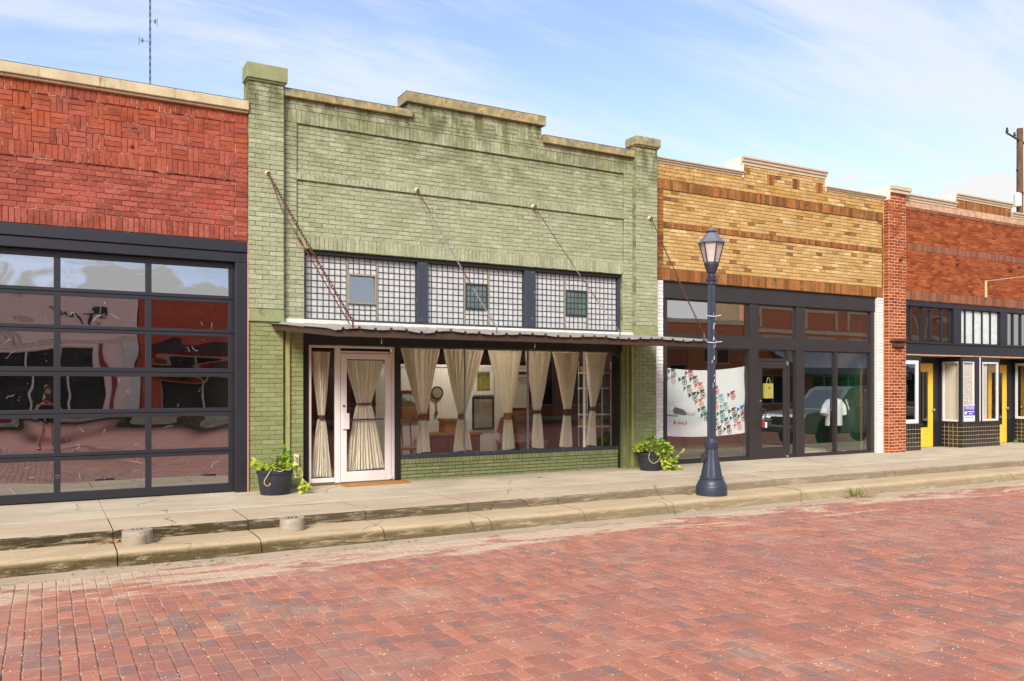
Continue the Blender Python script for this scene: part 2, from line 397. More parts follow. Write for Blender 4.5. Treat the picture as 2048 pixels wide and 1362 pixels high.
M['leaf_tree'] = leaf_mat('tree_leaf', lin(46, 70, 26), lin(84, 104, 44))
M['stem'] = flat('pale_vine_stem', lin(190, 182, 120), 0.6)
M['dry'] = flat('dry_leaf', lin(166, 120, 58), 0.9, 0, 0.35, 30)
M['grass'] = flat('grass_blade', lin(128, 136, 70), 0.7, 0, 0.3, 40)
M['chip'] = flat('pale_grit', lin(232, 216, 190), 0.9, 0, 0.1)
M['chip_dark'] = flat('dark_grit', lin(84, 62, 50), 0.9, 0, 0.2)
M['mat'] = flat('coir_mat', lin(176, 124, 56), 0.95, 0, 0.2, 60, 0.6)
M['mat_dark'] = flat('coir_mat_border', lin(96, 66, 34), 0.95, 0, 0.2, 60, 0.5)
M['yellow'] = flat('yellow_door_paint', lin(240, 190, 62), 0.4, 0, 0.04)
M['tile_black'] = flat('black_glazed_tile', lin(34, 30, 26), 0.16, 0, 0.25, 5, 0, 0.6)
M['grout'] = flat('pale_grout', lin(176, 164, 138), 0.9)
M['dark_glass_door'] = glass('door_glass', (0.35, 0.34, 0.30), 0.14, 1.6, 0.004, 1.2)
M['paperboard'] = flat('cream_board', lin(214, 206, 188), 0.8, 0, 0.03)
M['purple'] = flat('purple_print', lin(84, 72, 156), 0.5, 0, 0.03)
M['sign_white'] = flat('sign_white', lin(232, 228, 236), 0.5, 0, 0.03)
M['banner'] = flat('white_cotton_sheet', lin(240, 244, 244), 0.9, 0, 0.03, 6)
M['bag'] = flat('kraft_gift_bag', lin(206, 192, 96), 0.7, 0, 0.05)
M['shirt'] = flat('white_jersey', lin(236, 240, 244), 0.9, 0, 0.03)
M['skin_green'] = flat('green_mannequin', lin(120, 124, 70), 0.5)
M['pole_wood'] = flat('weathered_pole_wood', lin(108, 84, 60), 0.9, 0, 0.35, 20, 0.6, 0.2, (lin(60, 46, 36), (18, 18, 1.2), 0.5, 0.6, 0.7))
M['steel_dark'] = flat('dark_steel', lin(60, 62, 70), 0.5, 0.3)
M['chrome'] = flat('satin_chrome', lin(200, 198, 194), 0.25, 0.9, 0.03)
M['padred'] = flat('red_enamel', lin(150, 44, 44), 0.4)
M['earth'] = flat('dry_earth', lin(140, 120, 92), 0.95, 0, 0.2, 0.4)
M['outlet'] = flat('ivory_plastic', lin(214, 200, 160), 0.5)
M['red_stuff'] = flat('dark_red_wood', lin(96, 34, 34), 0.5)
M['bench_cloth'] = flat('brown_patterned_cloth', lin(112, 70, 40), .9, 0, .4, 22)
M['oak'] = flat('honey_oak', lin(150, 98, 44), 0.5, 0, 0.2, 14)

def emit(name, col, s):
    m, t = new_mat(name)
    out(t, t.n('ShaderNodeEmission', {'Color': (*col, 1), 'Strength': s}).outputs[0])
    return m
M['bulb'] = emit('lit_amber_shade', (1.0, 0.72, 0.12), 1.6)

# ------------------------------------------------------------------ mesh helpers
class MB:
    def __init__(s):
        s.v = []; s.f = []
    def add(s, vs, fs):
        o = len(s.v)
        s.v += [tuple(p) for p in vs]
        s.f += [tuple(i + o for i in f) for f in fs]
        return s
    def box(s, x0, x1, y0, y1, z0, z1):
        return s.add([(x0, y0, z0), (x1, y0, z0), (x1, y1, z0), (x0, y1, z0), (x0, y0, z1), (x1, y0, z1), (x1, y1, z1), (x0, y1, z1)],
                     [(0, 3, 2, 1), (4, 5, 6, 7), (0, 1, 5, 4), (1, 2, 6, 5), (2, 3, 7, 6), (3, 0, 4, 7)])
    def quad(s, a, b, c, d):
        return s.add([a, b, c, d], [(0, 1, 2, 3)])
    def tube(s, pts, r, n=8, caps=True):
        pts = [Vector(p) for p in pts]
        rs = r if isinstance(r, (list, tuple)) else [r] * len(pts)
        vs = []; prev = None
        for i, p in enumerate(pts):
            d = (pts[min(i + 1, len(pts) - 1)] - pts[max(i - 1, 0)]).normalized()
            if prev is None:
                u = d.orthogonal().normalized()
            else:
                u = (prev - d * prev.dot(d)).normalized()
            prev = u
            w_ = d.cross(u)
            for k in range(n):
                a = 2 * math.pi * k / n
                vs.append(p + (u * math.cos(a) + w_ * math.sin(a)) * rs[i])
        fs = []
        for i in range(len(pts) - 1):
            for k in range(n):
                a, b = i * n + k, i * n + (k + 1) % n
                fs.append((a, b, b + n, a + n))
        if caps:
            fs.append(tuple(reversed(range(n))))
            fs.append(tuple(range((len(pts) - 1) * n, len(pts) * n)))
        return s.add(vs, fs)
    def lathe(s, prof, c=(0, 0, 0), n=24, flute=0, fdepth=0.0, phase=0.0):
        vs = []
        for r, z in prof:
            for k in range(n):
                a = 2 * math.pi * k / n + phase
                rr = r * (1 - fdepth * (k % 2)) if flute else r
                vs.append((c[0] + rr * math.cos(a), c[1] + rr * math.sin(a), c[2] + z))
        fs = []
        for i in range(len(prof) - 1):
            for k in range(n):
                a, b = i * n + k, i * n + (k + 1) % n
                fs.append((a, b, b + n, a + n))
        fs.append(tuple(reversed(range(n))))
        fs.append(tuple(range((len(prof) - 1) * n, len(prof) * n)))
        return s.add(vs, fs)
    def prism_x(s, prof, x0, x1):
        """profile of (y, z) points pushed along x"""
        n = len(prof)
        vs = [(x0, y, z) for y, z in prof] + [(x1, y, z) for y, z in prof]
        fs = [(i, i + n, (i + 1) % n + n, (i + 1) % n) for i in range(n)]
        fs += [tuple(range(n)), tuple(reversed(range(n, 2 * n)))]
        return s.add(vs, fs)
    def prism_y(s, prof, y0, y1):
        """profile of (x, z) points pushed along y"""
        n = len(prof)
        vs = [(x, y0, z) for x, z in prof] + [(x, y1, z) for x, z in prof]
        fs = [(i, (i + 1) % n, (i + 1) % n + n, i + n) for i in range(n)]
        fs += [tuple(reversed(range(n))), tuple(range(n, 2 * n))]
        return s.add(vs, fs)
    def ball(s, c, r, nu=12, nv=8, sz=1.0):
        prof = [(max(r * math.sin(math.pi * i / nv), 0.0004), -r * sz * math.cos(math.pi * i / nv)) for i in range(nv + 1)]
        return s.lathe(prof, c, nu)
    def build(s, name, m, parent=None, smooth=False, bevel=0.0, solid=0.0, fix=True):
        me = bpy.data.meshes.new(name)
        me.from_pydata(s.v, [], s.f)
        if fix:
            bm = bmesh.new(); bm.from_mesh(me)
            bmesh.ops.recalc_face_normals(bm, faces=bm.faces)
            bm.to_mesh(me); bm.free()
        me.materials.append(M[m] if isinstance(m, str) else m)
        if smooth:
            me.polygons.foreach_set('use_smooth', [True] * len(me.polygons))
            if smooth != 'full':
                me.set_sharp_from_angle(angle=R(smooth if smooth is not True else 40))
        o = bpy.data.objects.new(name, me)
        COL.objects.link(o)
        if parent is not None:
            o.parent = parent
            o.matrix_parent_inverse = Matrix.Translation(-wloc(parent))
        if solid:
            md = o.modifiers.new('solid', 'SOLIDIFY'); md.thickness = solid; md.offset = 0
        if bevel:
            md = o.modifiers.new('bevel', 'BEVEL'); md.width = bevel; md.segments = 2; md.limit_method = 'ANGLE'
        return o

def wloc(o):
    v = Vector(o.location)
    # parents are only ever translated, and children keep world coordinates through their inverse
    if o.parent is not None:
        v = o.matrix_parent_inverse @ v
        v = wloc(o.parent) + v
    return v

def thing(name, label, cat, loc=(0, 0, 0), group=None):
    o = bpy.data.objects.new(name, None)
    o.location = loc
    o.empty_display_size = 0.2
    o['label'] = label; o['category'] = cat
    if group:
        o['group'] = group
    COL.objects.link(o)
    return o

def tag(o, label, cat, group=None, kind=None):
    o['label'] = label
    if cat: o['category'] = cat
    if group: o['group'] = group
    if kind: o['kind'] = kind
    return o

def structure(o):
    o['kind'] = 'structure'
    return o

# ------------------------------------------------------------------ pieces laid one by one (bricks, pavers, tiles)
AX = {'wall': (Vector((1, 0, 0)), Vector((0, 0, 1)), Vector((0, -1, 0))),
      'road': (Vector((1, 0, 0)), Vector((0, 1, 0)), Vector((0, 0, 1))),
      'left': (Vector((0, -1, 0)), Vector((0, 0, 1)), Vector((-1, 0, 0))),
      'right': (Vector((0, 1, 0)), Vector((0, 0, 1)), Vector((1, 0, 0)))}
FACES = [(8, 9, 10, 11), (4, 5, 9, 8), (5, 6, 10, 9), (6, 7, 11, 10), (7, 4, 8, 11), (0, 1, 5, 4), (1, 2, 6, 5), (2, 3, 7, 6), (3, 0, 4, 7)]

def piece_verts(w_, h_, d, ch, jit):
    """(n,12,3) local vertices; face looks along +c"""
    n = len(w_)
    a = w_ / 2; b = h_ / 2
    out_ = np.zeros((n, 12, 3))
    sx_ = np.array([-1, 1, 1, -1]); sy_ = np.array([-1, -1, 1, 1])
    for k in range(4):
        for lvl, ins, zz in ((0, 0, -d), (1, 0, -ch), (2, ch, 0)):
            i = lvl * 4 + k
            out_[:, i, 0] = sx_[k] * (a - ins)
            out_[:, i, 1] = sy_[k] * (b - ins)
            out_[:, i, 2] = zz
    out_[:, 4:, :2] += nrs.uniform(-jit, jit, (n, 8, 2))
    out_[:, 8:, 2] += nrs.uniform(-jit, jit, (n, 4)) * .7
    return out_

_cache = {}
def piece_mesh(name, w_, h_, d, ch, jit, mat):
    key = (name, round(w_, 3), round(h_, 3), mat, rnd.randrange(3))
    if key not in _cache:
        v = piece_verts(np.array([w_]), np.array([h_]), d, ch, jit)[0]
        me = bpy.data.meshes.new(name)
        me.from_pydata([tuple(p) for p in v], [], FACES)
        me.materials.append(M[mat])
        _cache[key] = me
    return _cache[key]

CAM = Vector((CAMX, CAMY, CAMZ))
FWD = Vector((math.sin(R(YAW)), math.cos(R(YAW)), 0)); RGT = Vector((math.cos(R(YAW)), -math.sin(R(YAW)), 0))
def seen_size(p, nrm, area):
    d = p - CAM
    z = d.dot(FWD)
    if z < .5: return 0
    u = d.dot(RGT) / z * 1661; v = d.z / z * 1661
    if abs(u) > 1040 or v > 790 or v < -610: return 0
    return area * abs(d.normalized().dot(nrm)) / d.length_squared

def lay(recs, axes, parent, name='brick', plural='bricks', d=0.012, ch=0.003, jit=0.0012, most=300, rot=0.004):
    """recs: (a0,a1,b0,b1,face position along the normal axis in world terms,mat,tint). Largest in view become objects, the rest one part of kind stuff."""
    A, B, C = AX[axes]
    def world(a, b, c):
        if axes == 'wall': return Vector((a, c, b))
        if axes == 'road': return Vector((a, b, c))
        return Vector((c, -a if axes == 'left' else a, b))
    items = []
    for r in recs:
        p = world((r[0] + r[1]) / 2, (r[2] + r[3]) / 2, r[4])
        items.append((seen_size(p, C, (r[1] - r[0]) * (r[3] - r[2])), p, r))
    items.sort(key=lambda q: -q[0])
    pl = wloc(parent)
    for s_, p, r in items[:most]:
        if s_ <= 0: continue
        me = piece_mesh(name, r[1] - r[0], r[3] - r[2], d, ch, jit, r[5])
        o = bpy.data.objects.new(name, me)
        o['tint'] = float(r[6])
        COL.objects.link(o)
        m = Matrix((A, B, C)).transposed().to_4x4()
        m = m @ Matrix.Rotation(rnd.uniform(-rot, rot), 4, 'X') @ Matrix.Rotation(rnd.uniform(-rot, rot), 4, 'Y') @ Matrix.Rotation(rnd.uniform(-rot, rot) * .5, 4, 'Z')
        m.translation = p
        o.parent = parent
        o.matrix_parent_inverse = Matrix.Translation(-pl)
        o.matrix_basis = m
    rest = items[most:] + [q for q in items[:most] if q[0] <= 0]
    if not rest: return
    mats = sorted(set(q[2][5] for q in rest))
    n = len(rest)
    w_ = np.array([q[2][1] - q[2][0] for q in rest]); h_ = np.array([q[2][3] - q[2][2] for q in rest])
    loc = piece_verts(w_, h_, d, ch, jit)
    loc[:, :, 2] += nrs.uniform(-.5, .5, (n, 1)) * jit
    tl = nrs.uniform(-rot, rot, (n, 2))
    loc[:, :, 2] += loc[:, :, 0] * tl[:, :1] + loc[:, :, 1] * tl[:, 1:]
    Rm = np.array([A, B, C])
    wv = loc @ Rm + np.array([tuple(q[1]) for q in rest])[:, None, :]
    base = (np.arange(n) * 12)[:, None, None]
    fc = (np.array(FACES)[None] + base).reshape(-1, 4)
    me = bpy.data.meshes.new(plural)
    me.vertices.add(n * 12); me.vertices.foreach_set('co', wv.reshape(-1))
    me.loops.add(len(fc) * 4); me.loops.foreach_set('vertex_index', fc.reshape(-1))
    me.polygons.add(len(fc)); me.polygons.foreach_set('loop_start', np.arange(len(fc)) * 4)
    for m in mats: me.materials.append(M[m])
    mi = np.repeat([mats.index(q[2][5]) for q in rest], 9)
    me.polygons.foreach_set('material_index', mi)
    at = me.attributes.new('tint', 'FLOAT', 'FACE')
    at.data.foreach_set('value', np.repeat([q[2][6] for q in rest], 9).astype(np.float32))
    me.update(calc_edges=True); me.validate(); me.shade_flat()
    o = bpy.data.objects.new(plural, me)
    o['kind'] = 'stuff'
    COL.objects.link(o)
    o.parent = parent
    o.matrix_parent_inverse = Matrix.Translation(-pl)
    return o

def stretch(x0, x1, z0, z1, y, mat, L=.213, H=.0735, j=.009, tf=None, off=.5, seed=0):
    n = max(1, round((z1 - z0) / H)); h = (z1 - z0) / n
    rs = []
    for i in range(n):
        a = x0 - (L * off if (i + seed) % 2 else 0) - (rnd.uniform(0, .012) if off else 0)
        za = z0 + i * h
        while a < x1 - .012:
            b = a + L
            aa, bb = max(a, x0), min(b, x1)
            if bb < x1 and x1 - bb < .03: bb = x1; b = x1 + 1
            if bb - aa > .02:
                rs.append((aa + j / 2, bb - j / 2, za + j / 2 + rnd.uniform(-.001, .001), za + h - j / 2 + rnd.uniform(-.001, .001),
                           y + rnd.uniform(-.0025, .0025), mat, tf() if tf else rnd.random()))
            a = b
    return rs

def soldier(x0, x1, z0, z1, y, mat, W=.0735, j=.009, tf=None):
    n = max(1, round((x1 - x0) / W)); w_ = (x1 - x0) / n
    return [(x0 + i * w_ + j / 2, x0 + (i + 1) * w_ - j / 2, z0 + j / 2, z1 - j / 2, y + rnd.uniform(-.0025, .0025), mat, tf() if tf else rnd.random()) for i in range(n)]

def basket(x0, x1, z0, z1, y, mat, B=.2217):
    nx = max(1, round((x1 - x0) / B)); nz = max(1, round((z1 - z0) / B))
    bx = (x1 - x0) / nx; bz = (z1 - z0) / nz; rs = []
    for i in range(nx):
        for k in range(nz):
            a, c = x0 + i * bx, z0 + k * bz
            if (i + k) % 2: rs += stretch(a, a + bx, c, c + bz, y, mat, L=bx * 1.001, H=bz / 3, off=0)
            else: rs += soldier(a, a + bx, c, c + bz, y, mat, W=bx / 3)
    return rs

# =================================================================== THE SETTING
g = MB(); g.quad((-400, -400, -.42), (400, -400, -.42), (400, 400, -.42), (-400, 400, -.42))
structure(g.build('ground', 'earth', fix=False))
ROADZ = -.288
g = MB(); g.quad((-90, -22.2, ROADZ - .0095), (160, -22.2, ROADZ - .0095), (160, -3.42, ROADZ - .0095), (-90, -3.42, ROADZ - .0095))
road = structure(g.build('road', 'road_base', fix=False))
recs = []
crack = [lambda x: -4.95 - .02 * (x - 6), lambda x: -6.93 - .1 * (x - 6) + .05 * math.sin(x * 1.7), lambda x: -8.35 - .1 * (x - 3) + .06 * math.sin(x * 2.3)]
patches = [(rnd.uniform(-3, 16), rnd.uniform(-11, -4), rnd.uniform(.5, 1.6)) for _ in range(16)]
x = -6.0
while x < 24:
    wd = .113 + rnd.uniform(-.002, .002)
    bow = .012 * math.sin(x * .8)
    stops = sorted([c(x) + rnd.uniform(-.02, .02) for c in crack], reverse=True) + [-13.7]
    yb = -3.66 + rnd.uniform(-.03, .03)
    y = yb - rnd.uniform(0, .2)
    first = True
    ya = yb
    for st in stops:
        while ya > st + .02:
            ln = .206 + rnd.uniform(-.005, .005)
            ye = y if first else ya - ln
            first = False
            if ye - st < .07: ye = st
            if ya - ye > .035:
                gap = .016 if ye == st else .0055
                mx, my = x + wd / 2, (ya + ye) / 2
                dark = sum(1 for p in patches if (mx - p[0]) ** 2 + (my - p[1]) ** 2 < p[2] ** 2)
                tn = rnd.random() ** (1.15 if dark else .7)
                jt = rnd.uniform(.0026, .0052)
                recs.append((x + jt + bow, x + wd - jt + bow, ye + gap, ya - .0055, ROADZ + rnd.uniform(-.003, .002), 'paver', tn))
            ya = ye
    x += wd
lay(recs, 'road', road, 'brick', 'bricks', d=.014, ch=.005, jit=.002, most=300, rot=.012)

# gutter, kerb and sidewalk, each stone and slab a piece
def gutter(y0, y1, name):
    m = MB(); nx = 90
    xs = np.linspace(-40, 60, 501)
    for i in range(len(xs) - 1):
        a, b = xs[i], xs[i + 1]
        ea = y0 + .10 * math.sin(a * 1.3) * math.sin(a * .37 + 1) ; eb = y0 + .10 * math.sin(b * 1.3) * math.sin(b * .37 + 1)
        m.quad((a, ea, ROADZ - .008), (b, eb, ROADZ - .008), (b, y1, ROADZ + .012), (a, y1, ROADZ + .012))
    return structure(m.build(name, 'sand', fix=False))
gutter(-3.80, -3.36, 'gutter')

JX = [.655 + 1.478 * k for k in range(-22, 30)]
base = MB(); base.box(-40, 60, -2.63, 12, -.45, -.03)
side = structure(base.build('sidewalk', 'slab_edge'))
kb = MB(); kb.box(-40, 60, -3.30, -2.60, -.46, -.19)
kerb = structure(kb.build('kerb', 'kerb'))
def warp(o, amt, sc):
    from mathutils import noise as mn
    for v in o.data.vertices:
        q = mn.noise_vector(Vector(v.co) * sc)
        v.co += Vector((0, q.y * amt, q.z * amt * .7))
for a, b in zip(JX, JX[1:]):
    if b < -5 or a > 40: continue
    w0 = rnd.uniform(-.006, .006); zz = rnd.uniform(-.005, .003)
    prof = [(-2.60, -.128), (-2.652, -.128), (-3.19 + w0, -.127), (-3.245 + w0, -.132), (-3.29 + w0, -.146), (-3.322 + w0, -.170), (-3.342 + w0, -.20), (-3.385 + w0, -.262), (-3.415 + w0, -.33), (-2.60, -.33)]
    prof = [(y, z + zz) for y, z in prof]
    nseg = 7; m = MB(); n = len(prof)
    for i in range(nseg + 1):
        xx = a + .006 + (b - a - .012) * i / nseg
        m.v += [(xx, y, z) for y, z in prof]
    for i in range(nseg):
        for k in range(n):
            q = (k + 1) % n
            m.f.append((i * n + k, (i + 1) * n + k, (i + 1) * n + q, i * n + q))
    m.f.append(tuple(range(n))); m.f.append(tuple(reversed(range(nseg * n, nseg * n + n))))
    o = m.build('kerb_stone', 'kerb', kerb, smooth=50)
    warp(o, .008, 1.9)
    # the outer strip of the walk, a poured edge course above the kerb
    e = MB()
    prof = [(-1.612, -.004 + zz * .5), (-2.60, zz * .5), (-2.632, -.006 + zz * .5), (-2.648, -.03), (-2.655, -.17), (-1.612, -.17)]
    e.prism_x(prof, a + .005, b - .005)
    e.build('edge_slab', 'slab_edge', side, smooth=30)
    s_ = MB(); s_.box(a + .003, b - .003, -1.604, 1.2, -.05, .0005 + zz * .3)
    s_.build('slab', 'slab', side, bevel=.006)

# =================================================================== RED BUILDING WITH THE GLASS GARAGE DOOR
red = thing('brick_building', 'red painted brick building with a wide glass garage door and basket weave brick panel', 'building', (-2.6, .05, 0))
W = MB()
W.box(-8, -2.25, .044, .38, -.05, 3.80)
W.box(-8, 2.496, .0595, .38, 4.718, 5.595); W.box(-8, 2.496, .0815, .38, 3.80, 4.718)
W.box(2.496, 2.683, .044, .38, 3.80, 5.595)
W.box(-8, 2.683, .044, .38, 5.595, 5.78)
wall = W.build('wall', 'red_mortar', red)
recs = soldier(-8, 2.683, 5.598, 5.80, .036, 'red')
recs += basket(-8 + .058, 2.496, 4.93, 5.592, .051, 'red')
recs += soldier(-8, 2.496, 4.722, 4.93, .051, 'red')
recs += stretch(-8, 2.496, 4.03, 4.715, .072, 'red', H=.0755)
recs += soldier(-8, 2.496, 3.815, 4.03, .068, 'red') + stretch(2.496, 2.683, 3.815, 4.03, .036, 'red', L=.187, off=0)
recs += stretch(2.496, 2.683, 4.03, 5.595, .036, 'red', L=.187, off=0)
recs += stretch(-8, -2.25, 0, 3.815, .036, 'red')
lay(recs, 'wall', wall, most=300)
c = MB(); c.box(-8, 2.683, -.055, .42, 5.79, 5.935); c.box(-8, 2.683, -.02, .40, 5.755, 5.789)
c.build('coping', 'coping_grey', red, bevel=.012)
c = MB(); c.box(-8, 2.683, -.05, .42, 5.9355, 5.943); c.build('coping_flashing', 'coping_flash', red)
h = MB(); h.box(-2.4, 2.672, .0, .30, 3.64, 3.80); h.box(-2.4, 2.672, .025, .30, 3.489, 3.634)
h.build('header_beam', 'charcoal', red, bevel=.006)
p_ = MB(); p_.box(2.503, 2.672, .02, .30, -.02, 3.486); p_.box(2.497, 2.545, .06, .28, -.02, 3.484)
p_.build('door_post', 'charcoal', red, bevel=.006)
p_ = MB(); p_.box(-2.4, -2.245, .02, .30, -.02, 3.486); p_.build('door_post', 'charcoal', red, bevel=.006)
q = MB(); q.box(2.673, 2.684, -.004, .05, -.02, 3.80); q.build('salmon_edge', flat('salmon_old_paint', lin(206, 150, 124), .8, 0, .2, 12), red)
rows = [(.139, .577), (.688, 1.166), (1.285, 1.749), (1.878, 2.36), (2.462, 2.868), (2.977, 3.40)]
colsx = [(1.34 - 1.164 * k, 2.42 - 1.164 * k) for k in range(4)]
gd = MB()
edges = [(.015, .139)] + [(rows[i][1], rows[i + 1][0]) for i in range(5)] + [(3.40, 3.484)]
xl, xr = -2.235, 2.496
for i, (a, b) in enumerate(edges):
    if 0 < i < 6:
        mid = (a + b) / 2
        gd.box(xl, xr, .135, .20, a, mid - .004); gd.box(xl, xr, .131, .20, mid + .004, b)
        gd.box(xl, xr, .15, .19, mid - .004, mid + .004)
    else:
        gd.box(xl, xr, .133, .20, a, b)
for k, (a, b) in enumerate(rows):
    gd.box(2.42, xr, .1345, .20, a, b)
    for j in range(3): gd.box(colsx[j + 1][1], colsx[j][0], .1345, .20, a, b)
    gd.box(xl, colsx[3][0], .1345, .20, a, b)
gdo = gd.build('garage_door', 'charcoal', red, bevel=.004)
for j, (xa, xb) in enumerate(colsx):
    for k, (a, b) in enumerate(rows):
        m = MB(); m.box(xa - .008, xb + .008, .160, .164, a - .008, b + .008)
        o = m.build('pane', 'glass_garage', gdo)
        # each section of an overhead door hangs a hair out of plumb
        cx, cz = (xa + xb) / 2, (a + b) / 2
        tilt = [-.004, .006, -.006, .004, .010, -.03][k] if k < 6 else 0
        o.data.transform(Matrix.Translation((cx, .162, cz)) @ Matrix.Rotation(tilt, 4, 'X') @ Matrix.Rotation(rnd.uniform(-.004, .004), 4, 'Z') @ Matrix.Translation((-cx, -.162, -cz)))
        if k in (2, 3, 4):
            pass
sc = MB()
for k in range(34):
    j = rnd.randrange(3); q = rnd.randrange(6); (xa, xb), (za, zb) = colsx[j], rows[q]
    p = Vector((rnd.uniform(xa + .05, xb - .05), .1555, rnd.uniform(za + .05, zb - .05))); a = rnd.uniform(0, 6.28); pts = [p.copy()]
    for i in range(rnd.randrange(3, 9)):
        a += rnd.gauss(0, .55); p = p + Vector((math.cos(a), 0, math.sin(a))) * rnd.uniform(.01, .03)
        p.x = min(xb - .01, max(xa + .01, p.x)); p.z = min(zb - .01, max(za + .01, p.z)); pts.append(p.copy())
    sc.tube(pts, .0011, 3)
o = sc.build('scratches', 'sign_white', gdo, fix=False); o['kind'] = 'stuff'
ring = MB(); ring.tube([(.140 + .022 * math.cos(t), .128, .36 + .022 * math.sin(t)) for t in [i * math.pi / 7 for i in range(15)]], .004, 6)
ring.build('pull_ring', 'galv', gdo)
i_ = MB()
i_.box(-8, 2.65, .25, 12, -.02, .012)
i_.box(-8, 2.65, 12, 12.1, .012, 4.0); i_.box(-8.1, -8, .3, 12, 0, 4.0); i_.box(2.56, 2.66, .30, 12, .012, 3.48)
i_.build('interior', 'interior', red)
i_ = MB()
i_.box(-8, 2.65, .39, 12, 3.9, 4.0)
for k in range(26): i_.box(-8, 2.55, .6 + k * .4, .68 + k * .4, 3.84, 3.90)
i_.build('ceiling', 'wall_white', red)
r_ = MB(); r_.box(-8, 2.66, .40, 14, 5.3, 5.4); r_.box(-8, -7.8, .40, 14, 0, 5.3); r_.box(-8, 2.66, 13.8, 14, 0, 5.3)
r_.build('roof', 'earth', red)
bo = MB(); bo.lathe([(.03, 0), (.03, .02), (.015, .03)], (0, 0, 0), 10)
bo.v = [(1.06 + x_, .05 - z_, 5.05 + y_) for x_, y_, z_ in bo.v]
bo.build('anchor_bolt', 'red', red)
bo = MB(); bo.lathe([(.03, 0), (.03, .02), (.015, .03)], (0, 0, 0), 10)
bo.v = [(-.29 + x_, .05 - z_, 5.39 + y_) for x_, y_, z_ in bo.v]
bo.build('anchor_bolt', 'red', red)

# =================================================================== GREEN BUILDING
green = thing('brick_building', 'green painted brick building with stepped parapet and metal awning', 'building', (6.6, 0, 0))
MO = .0075
W = MB()
W.box(3.221, 3.449, .10 + MO, .42, 3.787, 5.757); W.box(9.841, 10.058, .10 + MO, .42, 3.787, 5.757)
W.box(3.221, 10.058, .10 + MO, .42, 5.757, 6.09)
W.box(3.221, 5.33, .10 + MO, .42, 6.09, 6.14); W.box(5.33, 7.96, .10 + MO, .42, 6.09, 6.40)
W.box(3.449, 9.841, .134 + MO, .42, 4.98, 5.757); W.box(3.449, 9.841, .10 + MO, .42, 4.87, 4.98)
W.box(3.449, 9.841, .134 + MO, .42, 4.0, 4.87); W.box(3.449, 9.841, .10 + MO, .42, 3.787, 4.0)
W.box(3.221, 3.568, .10 + MO, .42, 2.50, 3.787); W.box(9.81, 10.058, .10 + MO, .42, 2.50, 3.787)
wall = W.build('wall', 'green_mortar', green)
t_g = lambda: .5 + rnd.gauss(0, .20)
recs = stretch(3.221, 3.449, 3.787, 5.757, .10, 'green', tf=t_g, L=.228, off=.5) + stretch(9.841, 10.055, 3.787, 5.757, .10, 'green', tf=t_g)
recs += soldier(3.225, 10.055, 5.757, 5.965, .10, 'green', tf=t_g)
recs += stretch(3.225, 5.33, 5.965, 6.135, .10, 'green', tf=t_g) + stretch(7.96, 10.055, 5.965, 6.09, .10, 'green', H=.0625, tf=t_g)
recs += stretch(5.33, 7.96, 5.965, 6.085, .10, 'green', H=.06, tf=t_g) + stretch(5.33, 7.96, 6.315, 6.39, .10, 'green', tf=t_g)
recs += stretch(5.33, 5.62, 6.085, 6.315, .10, 'green', tf=t_g) + stretch(7.68, 7.96, 6.085, 6.315, .10, 'green', tf=t_g)
recs += basket(5.62, 7.68, 6.085, 6.315, .10, 'green', B=.229)
recs += stretch(3.449, 9.841, 4.98, 5.757, .134, 'green', tf=t_g) + stretch(3.449, 9.841, 4.0, 4.87, .134, 'green', tf=t_g)
recs += soldier(3.449, 9.841, 4.87, 4.98, .10, 'green', tf=t_g) + soldier(3.449, 9.841, 3.79, 4.0, .10, 'green', tf=t_g)
recs += stretch(3.225, 3.566, 2.50, 3.787, .10, 'green', tf=t_g) + stretch(9.812, 10.055, 2.50, 3.787, .10, 'green', tf=t_g)
P1 = MB(); P2 = MB()
for (a, b) in ((2.686, 3.221), (10.058, 10.592)):
    recs += stretch(a, b, 2.80, 6.28, 0, 'green', tf=t_g)
    recs += stretch(a, b, -.02, 2.60, .03, 'green_shaded', tf=t_g)
recs += stretch(3.225, 3.552, -.02, 2.50, .10, 'green_shaded', tf=t_g) + stretch(9.83, 10.055, -.02, 2.50, .10, 'green_shaded', tf=t_g)
lay(recs, 'wall', wall, most=300, jit=.002)
for (a, b), zc in (((2.686, 3.221), 6.27), ((10.058, 10.592), 6.30)):
    m = MB(); m.box(a, b, MO, .35, 2.80, zc); m.build('pillar', 'green_mortar', green)
    m = MB(); m.box(a, b, .03 + MO, .35, -.05, 2.60); m.build('pillar_foot', 'green_shaded', green)
    m = MB(); m.box(a - .004, b + .004, -.006, .35, 2.602, 2.795); m.build('pillar_band', 'green_band', green, bevel=.01)
    top = zc + (.265 if a < 5 else .20)
    m = MB(); m.box(a - .035, b + .045, -.055, .31, zc + .03, top); m.box(a - .015, b + .02, -.03, .30, zc, zc + .0298)
    m.build('pillar_cap', 'green_band' if a < 5 else 'coping_lichen', green, bevel=.012)
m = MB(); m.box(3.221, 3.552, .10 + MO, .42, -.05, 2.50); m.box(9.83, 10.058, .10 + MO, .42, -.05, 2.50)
m.build('side_wall', 'green_shaded', green)
for (a, b, z0, z1) in ((3.222, 5.386, 6.137, 6.268), (5.27, 8.015, 6.392, 6.568), (7.968, 10.057, 6.086, 6.232)):
    m = MB(); m.box(a, b, .03, .46, z0, z1 - .012); m.build('coping', 'coping_lichen', green, bevel=.010)
    m = MB(); m.box(a, b, .035, .455, z1 - .0115, z1); m.build('coping_flashing', 'coping_flash', green)
